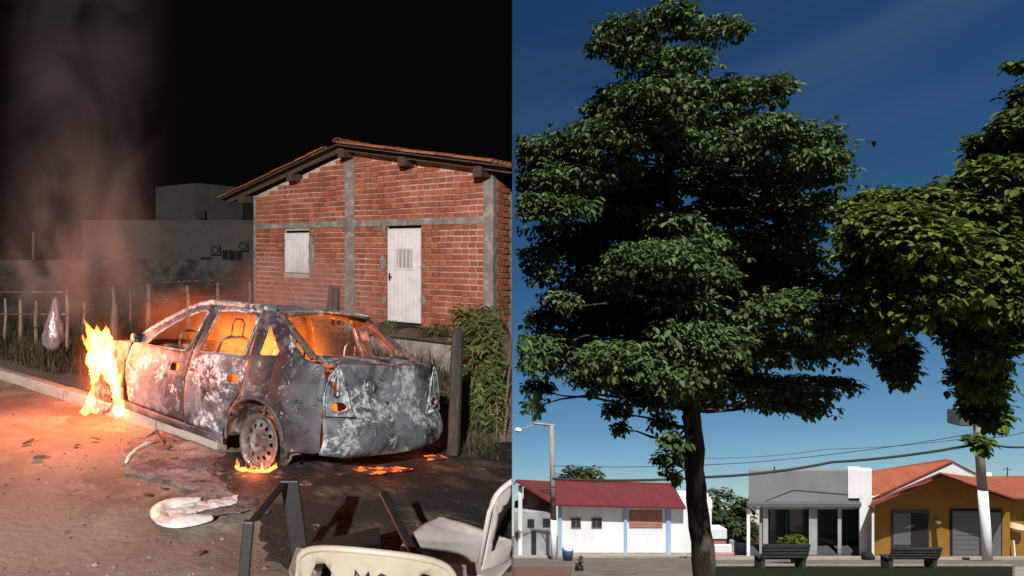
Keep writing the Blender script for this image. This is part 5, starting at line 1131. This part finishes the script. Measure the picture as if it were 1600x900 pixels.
# trees
def limb(mb, a, c, r0, r1, wob=.08, n=5):
    a, c = Vector(a), Vector(c); L_ = (c-a).length
    pts = [a.lerp(c, i/n)+(Vector((U(1), U(1), U(.6)))*wob*L_*.5 if 0 < i < n else Vector((0, 0, 0))) for i in range(n+1)]
    mb.tube(pts, [r0+(r1-r0)*i/n for i in range(n+1)], 7)
def tree(label, trunk, Y, blobs, m, dens, leaf, depth, r0, droop=.45, cluster=4, wr=.55, limbs=True, base=None, group='trees of the square', jit=True):
    root = thing('tree', label, 'tree', base, group); o0 = root.location.copy()
    mb = MB(); pts = [P(x, yy, Y) if i else Vector(base) for i, (x, yy) in enumerate(trunk)]
    fine = []
    for i in range(len(pts)-1):
        for k in range(4): fine.append(pts[i].lerp(pts[i+1], k/4)+(Vector((U(.02), U(.02), 0)) if k else Vector((0, 0, 0))))
    fine.append(pts[-1]); n = len(fine); rr = [r0*(1-.82*(i/(n-1))**.9)*(1.12 if i == 0 else 1) for i in range(n)]
    mb.tube([p-o0 for p in fine], rr, 14); mb.build('trunk', M['bark'], root, True)
    cl = MB(); lb = MB()
    for (x, yy, rx, ry, *fix) in blobs:
        if jit and rx > 25 and not fix: x += U(8); yy += U(9); k_ = .80+random.random()*.32; rx *= k_; ry *= k_*(.98+random.random()*.3)
        dy = fix[0] if fix else U(depth)-.25*depth; c = P(x, yy, Y+dy); a, b_, h_ = rx/F*Y, (rx+ry)*.55/F*Y, ry/F*Y
        nl = int(dens*(rx*ry)/1500)
        # umbrella-shaped tier: leaves crowd its upper side and hang from its rim
        leaf_cloud(cl, c+Vector((0, 0, h_*.15)), (a*1.0, b_, h_*.62), nl, leaf, droop, 1, .75, cluster, wr=wr)
        leaf_cloud(cl, c-Vector((0, 0, h_*.3)), (a*1.02, b_*1.05, h_*.65), nl//3, leaf, droop+.5, 1, .4, cluster, wr=wr)
        if limbs:
            best = min(fine[n//4:], key=lambda p: abs(p.z-(c.z-a*.35))+.15*abs(p.x-c.x)); q = c-Vector((0, 0, h_*.2))
            i = fine.index(best); limb(lb, best-o0, q-o0, max(.015, rr[i]*.32), .008, .10)
    if limbs: lo_ = lb.build('limbs', M['bark'], root, True, kind='stuff'); clip(lo_, Matrix.Translation(o0), False)
    cl.v = [(p[0]-o0.x, p[1]-o0.y, p[2]-o0.z) for p in cl.v]
    cl.build('crown', m, root)
    return root
B1 = [(985,45,52,32),(1050,28,32,28),(1110,50,48,24),(1150,42,18,12),(1000,90,58,28),(1060,100,48,32),(940,70,24,13),(965,150,42,26),(1020,140,58,32),(1080,130,28,22),(990,190,56,28),(1060,175,48,28),(1180,150,52,30),(1210,132,26,22),(1140,180,46,26),(1205,185,34,20),(835,222,38,24),(880,232,48,26),(930,215,56,30),(1000,226,56,26),(1090,228,58,26),(1150,225,56,28),(1230,215,56,28),(1280,248,38,18),(828,272,26,30),(880,282,54,30),(950,272,52,28),(1010,285,40,26),(1110,275,46,28),(1180,280,56,30),(1250,285,52,26),(1290,268,28,16),(835,322,36,26),(890,330,48,22),(995,342,54,24),(1060,348,54,30),(1130,335,56,26),(1200,322,56,26),(1265,318,50,24),(1308,330,30,20),(830,400,32,22),(880,393,56,24),(848,430,32,18),(940,402,56,30),(1010,392,64,30),(1090,385,56,28),(1150,370,56,26),(1205,365,36,16),(1292,397,26,20),(900,452,50,20),(960,442,56,26),(1030,442,64,28),(1100,430,56,30),(1170,427,56,28),(1230,420,50,30),(1268,450,34,26),(878,468,22,16),(828,548,40,22),(880,530,46,24),(940,515,56,26),(1000,500,56,28),(1060,502,56,26),(1120,490,56,30),(1190,482,56,30),(1250,482,56,28),(1300,500,36,26),(1325,520,18,20),(838,572,36,16),(900,566,46,20),(960,560,54,26),(1030,556,54,26),(1100,540,56,28),(1170,540,56,30),(1240,540,50,28),(1300,545,36,22),(842,606,24,22),(832,634,12,14),(930,596,38,20),(990,596,44,20),(1050,592,44,24),(1130,590,46,24),(1190,600,46,24),(1250,600,42,24),(1310,596,32,18),(1262,630,30,14),(1200,628,30,12),(1120,628,30,14),(965,640,20,22),(970,668,13,13),(1000,625,24,16),(1040,625,20,22),(1035,660,16,20),(1050,690,14,20),(1045,716,18,12),(1048,742,9,12)]
B1 += [(1080,600,40,24,-1.0),(1075,560,45,26,-1.3),(1070,515,48,26,-1.4),(1066,470,44,26,-1.2),(1058,425,46,26,-1.3),(1052,385,42,24,-1.2),(1048,345,40,22,-1.1),(1040,215,36,22,-.8),(1034,170,32,20,-.7),(1030,120,30,20,-.6)]
B1 += [(1060+(x-1060)*(.55+.3*random.random()), y+U(22), 40, 27, .3+1.1*random.random()) for (x, y, rx, ry, *f) in B1 if 130 < y < 600 and rx > 40 and random.random() < .85]
B1 += [(870,252,46,34,.6),(905,300,56,36,.6),(960,318,56,36,.6),(1010,300,50,36,.8),(885,362,50,26,.8),(960,362,56,30,.8),(905,482,56,26,.6),(850,498,36,20,.6),(965,478,56,28,.6),(1150,305,56,32,.8),(1205,398,56,34,.8),(1245,362,46,28,.8),(1185,458,56,32,.8),(1240,318,50,26,.6),(1110,410,50,32,.8),(940,170,30,20,.5),(1130,205,46,24,.6)]
tree('tall spreading tree with layered dark green crown in front of the white house', [(1103, 0), (1098, 850), (1088, 760), (1080, 640), (1068, 520), (1055, 400), (1046, 260), (1035, 130), (1030, 60)], 12, B1, M['leaf'], 300, .088, 1.5, .205, base=pxg(1104, 12))
B2 = [(1590,100,14,6),(1584,222,26,36),(1597,170,10,18),(1572,280,46,46),(1500,302,48,26),(1440,312,48,26),(1385,312,42,24),(1348,342,18,34),(1362,372,36,44),(1422,372,56,46),(1492,362,56,46),(1562,362,46,56),(1382,440,46,42),(1442,440,56,46),(1512,440,56,36),(1577,432,34,46),(1352,440,18,36),(1376,500,22,36),(1396,545,22,36),(1405,580,15,26),(1450,490,30,16),(1464,508,11,13),(1525,490,36,36),(1530,540,30,36),(1530,590,27,32),(1536,630,21,32),(1546,652,14,22),(1528,690,10,12),(1590,500,14,36),(1597,538,6,8),(1630,240,40,60),(1625,330,40,60),(1625,420,40,60),(1610,200,30,40),(1640,150,30,40),(1540,320,40,40),(1465,400,50,45),(1400,410,46,45),(1540,400,46,45),(1385,350,40,35),(1455,340,45,35),(1520,330,45,35),(1590,310,40,45),(1560,225,30,30),(1480,330,40,30),(1410,340,40,30),(1590,390,36,44),(1500,400,50,40),(1430,410,46,40),(1545,470,30,30),(1400,480,30,34)]
tree('leafy overhanging tree with drooping strands at the right edge', [(1700, 0), (1690, 700), (1670, 500), (1640, 380), (1600, 300), (1580, 230)], 9.5, B2, M['leaf2'], 560, .092, .8, .2, .35, 4, .58, False, base=pxg(1700, 9.5), jit=False)
for lb_, x, yy, Y, rx, ry in (('small dark tree top showing above the red roof', 903, 742, 52, 36, 14), ('dense dark tree behind the garden wall, right of the tall trunk', 1112, 800, 56, 34, 44), ('rounded dark tree between the white house and the grey shop', 1158, 815, 58, 24, 36)):
    bl = [(x+U(rx*.75), yy+U(ry*.75), rx*.42, ry*.4) for k in range(14)]
    tree(lb_, [(x, 0), (x, yy+ry), (x+2, yy)], Y, bl, M['leaf3'], 170, .42, 1.5, .2, .2, 3, .6, False, pxg(x, Y), 'trees behind the houses')
# street furniture
def bench(label, x0, x1, ytop, Y):
    a = pxg((x0+x1)/2, Y); root = thing('bench', label, 'bench', a, 'park benches'); hw = (x1-x0)/2/F*Y; ht = (P(0, ytop, Y).z-a.z)
    for k in (-1, 1):
        mb = MB(); mb.box((k*(hw-.12), .05, .22), (.16, .45, .5)); mb.build('leg', M['bench'], root, bevel=.02)
        mb = MB(); mb.hull8([Vector((k*(hw-.12)+q*.07, d, z)) for z, d0 in ((.46, -.2), (ht, -.38)) for q, d in ((-1, d0), (1, d0), (1, d0+.1), (-1, d0+.1))]); mb.build('back_post', M['bench'], root)
    for k in range(4): mb = MB(); mb.box((0, -.12+k*.12, .49), (hw*2, .10, .04)); mb.build('seat_slat', M['bench'], root)
    for k in range(4):
        t = .25+k*.22; mb = MB(); mb.box((0, -.24-.18*t+.06, .46+(ht-.46)*t), (hw*2, .035, (ht-.46)*.17)); mb.build('back_slat', M['bench'], root)
bench('dark park bench in front of the ochre house', 1383, 1460, 850, 29.6); bench('dark park bench in front of the grey shop', 1184, 1256, 845, 29.6)
def planter():
    a = pxg(1240, 35); root = thing('flower_bush', 'yellow-green flowering bush behind the left bench', 'bush', a); cl = MB(); o0 = a
    for k in range(8): leaf_cloud(cl, P(1238+U(14), 846+U(4), 35), (.3, .3, .2), 60, .16, 0, 1, .7)
    cl.v = [(p[0]-o0.x, p[1]-o0.y, p[2]-o0.z) for p in cl.v]; cl.build('foliage', M['yellowflower'], root)
    cl = MB()
    for k in range(9): leaf_cloud(cl, P(1238+U(15), 857+U(6), 35), (.35, .3, .25), 60, .18, 0, 1, .7)
    cl.v = [(p[0]-o0.x, p[1]-o0.y, p[2]-o0.z) for p in cl.v]; cl.build('lower_foliage', M['leaf3'], root)
    mb = MB()
    for k in range(5): mb.tube([(U(.1), U(.1), -.05), (U(.4), U(.2), .9)], [.03, .012], 5)
    mb.build('stems', M['bark'], root, kind='stuff')
planter()
def litter():
    a = pxg(887, 38); root = thing('litter_bin', 'blue litter bin with white hood by the pole', 'bin', a)
    mb = MB(); mb.lathe([(.02, .02), (.24, .02), (.30, .62), (.30, .66), (.27, .66), (.22, .1), (.02, .1)], 18); mb.build('bin', M['blue'], root, True)
    mb = MB(); mb.tube([(-.27, 0, .62), (-.24, 0, .95), (-.1, 0, 1.15), (.1, 0, 1.15), (.24, 0, .95), (.27, 0, .62)], .025, 6); mb.build('hoop', M['wwall'], root, True)
    mb = MB(); mb.lathe([(.27, .68), (.26, .9), (.16, 1.06), (.01, 1.12)], 16); mb.build('hood', M['wwall'], root, True)
    mb = MB(); mb.tube([(0, 0, -.05), (0, 0, .04)], .05, 8); mb.build('foot', M['steel'], root)
    a = pxg(905, 27.5); mb = MB(); mb.tube([(0, 0, -.1), (.0, 0, .25), (.06, 0, .42), (.10, .02, .55), (.08, .02, .60)], [.17, .15, .14, .11, .05], 10); o = mb.build('tree_stump', M['bark'], smooth=True); o.location = a
    tag(o, 'short dark tree stump standing in front of the litter bin', 'stump')
    for k, (x, Y, lb_) in enumerate(((1356, 41, 'dark rubbish sack by the white corner pillar of the shop'),)):
        a = pxg(x, Y-1.5); bm = bmesh.new(); bmesh.ops.create_icosphere(bm, subdivisions=3, radius=.3)
        for v in bm.verts: v.co = v.co*(1+.25*noise.noise(v.co*6)); v.co.z = max(v.co.z*.9, -.22)
        me = bpy.data.meshes.new('sack'); bm.to_mesh(me); bm.free(); o = link('rubbish_sack', me, M['dark'], smooth=True); o.location = a+Vector((0, 0, .22)); tag(o, lb_, 'sack')
litter()
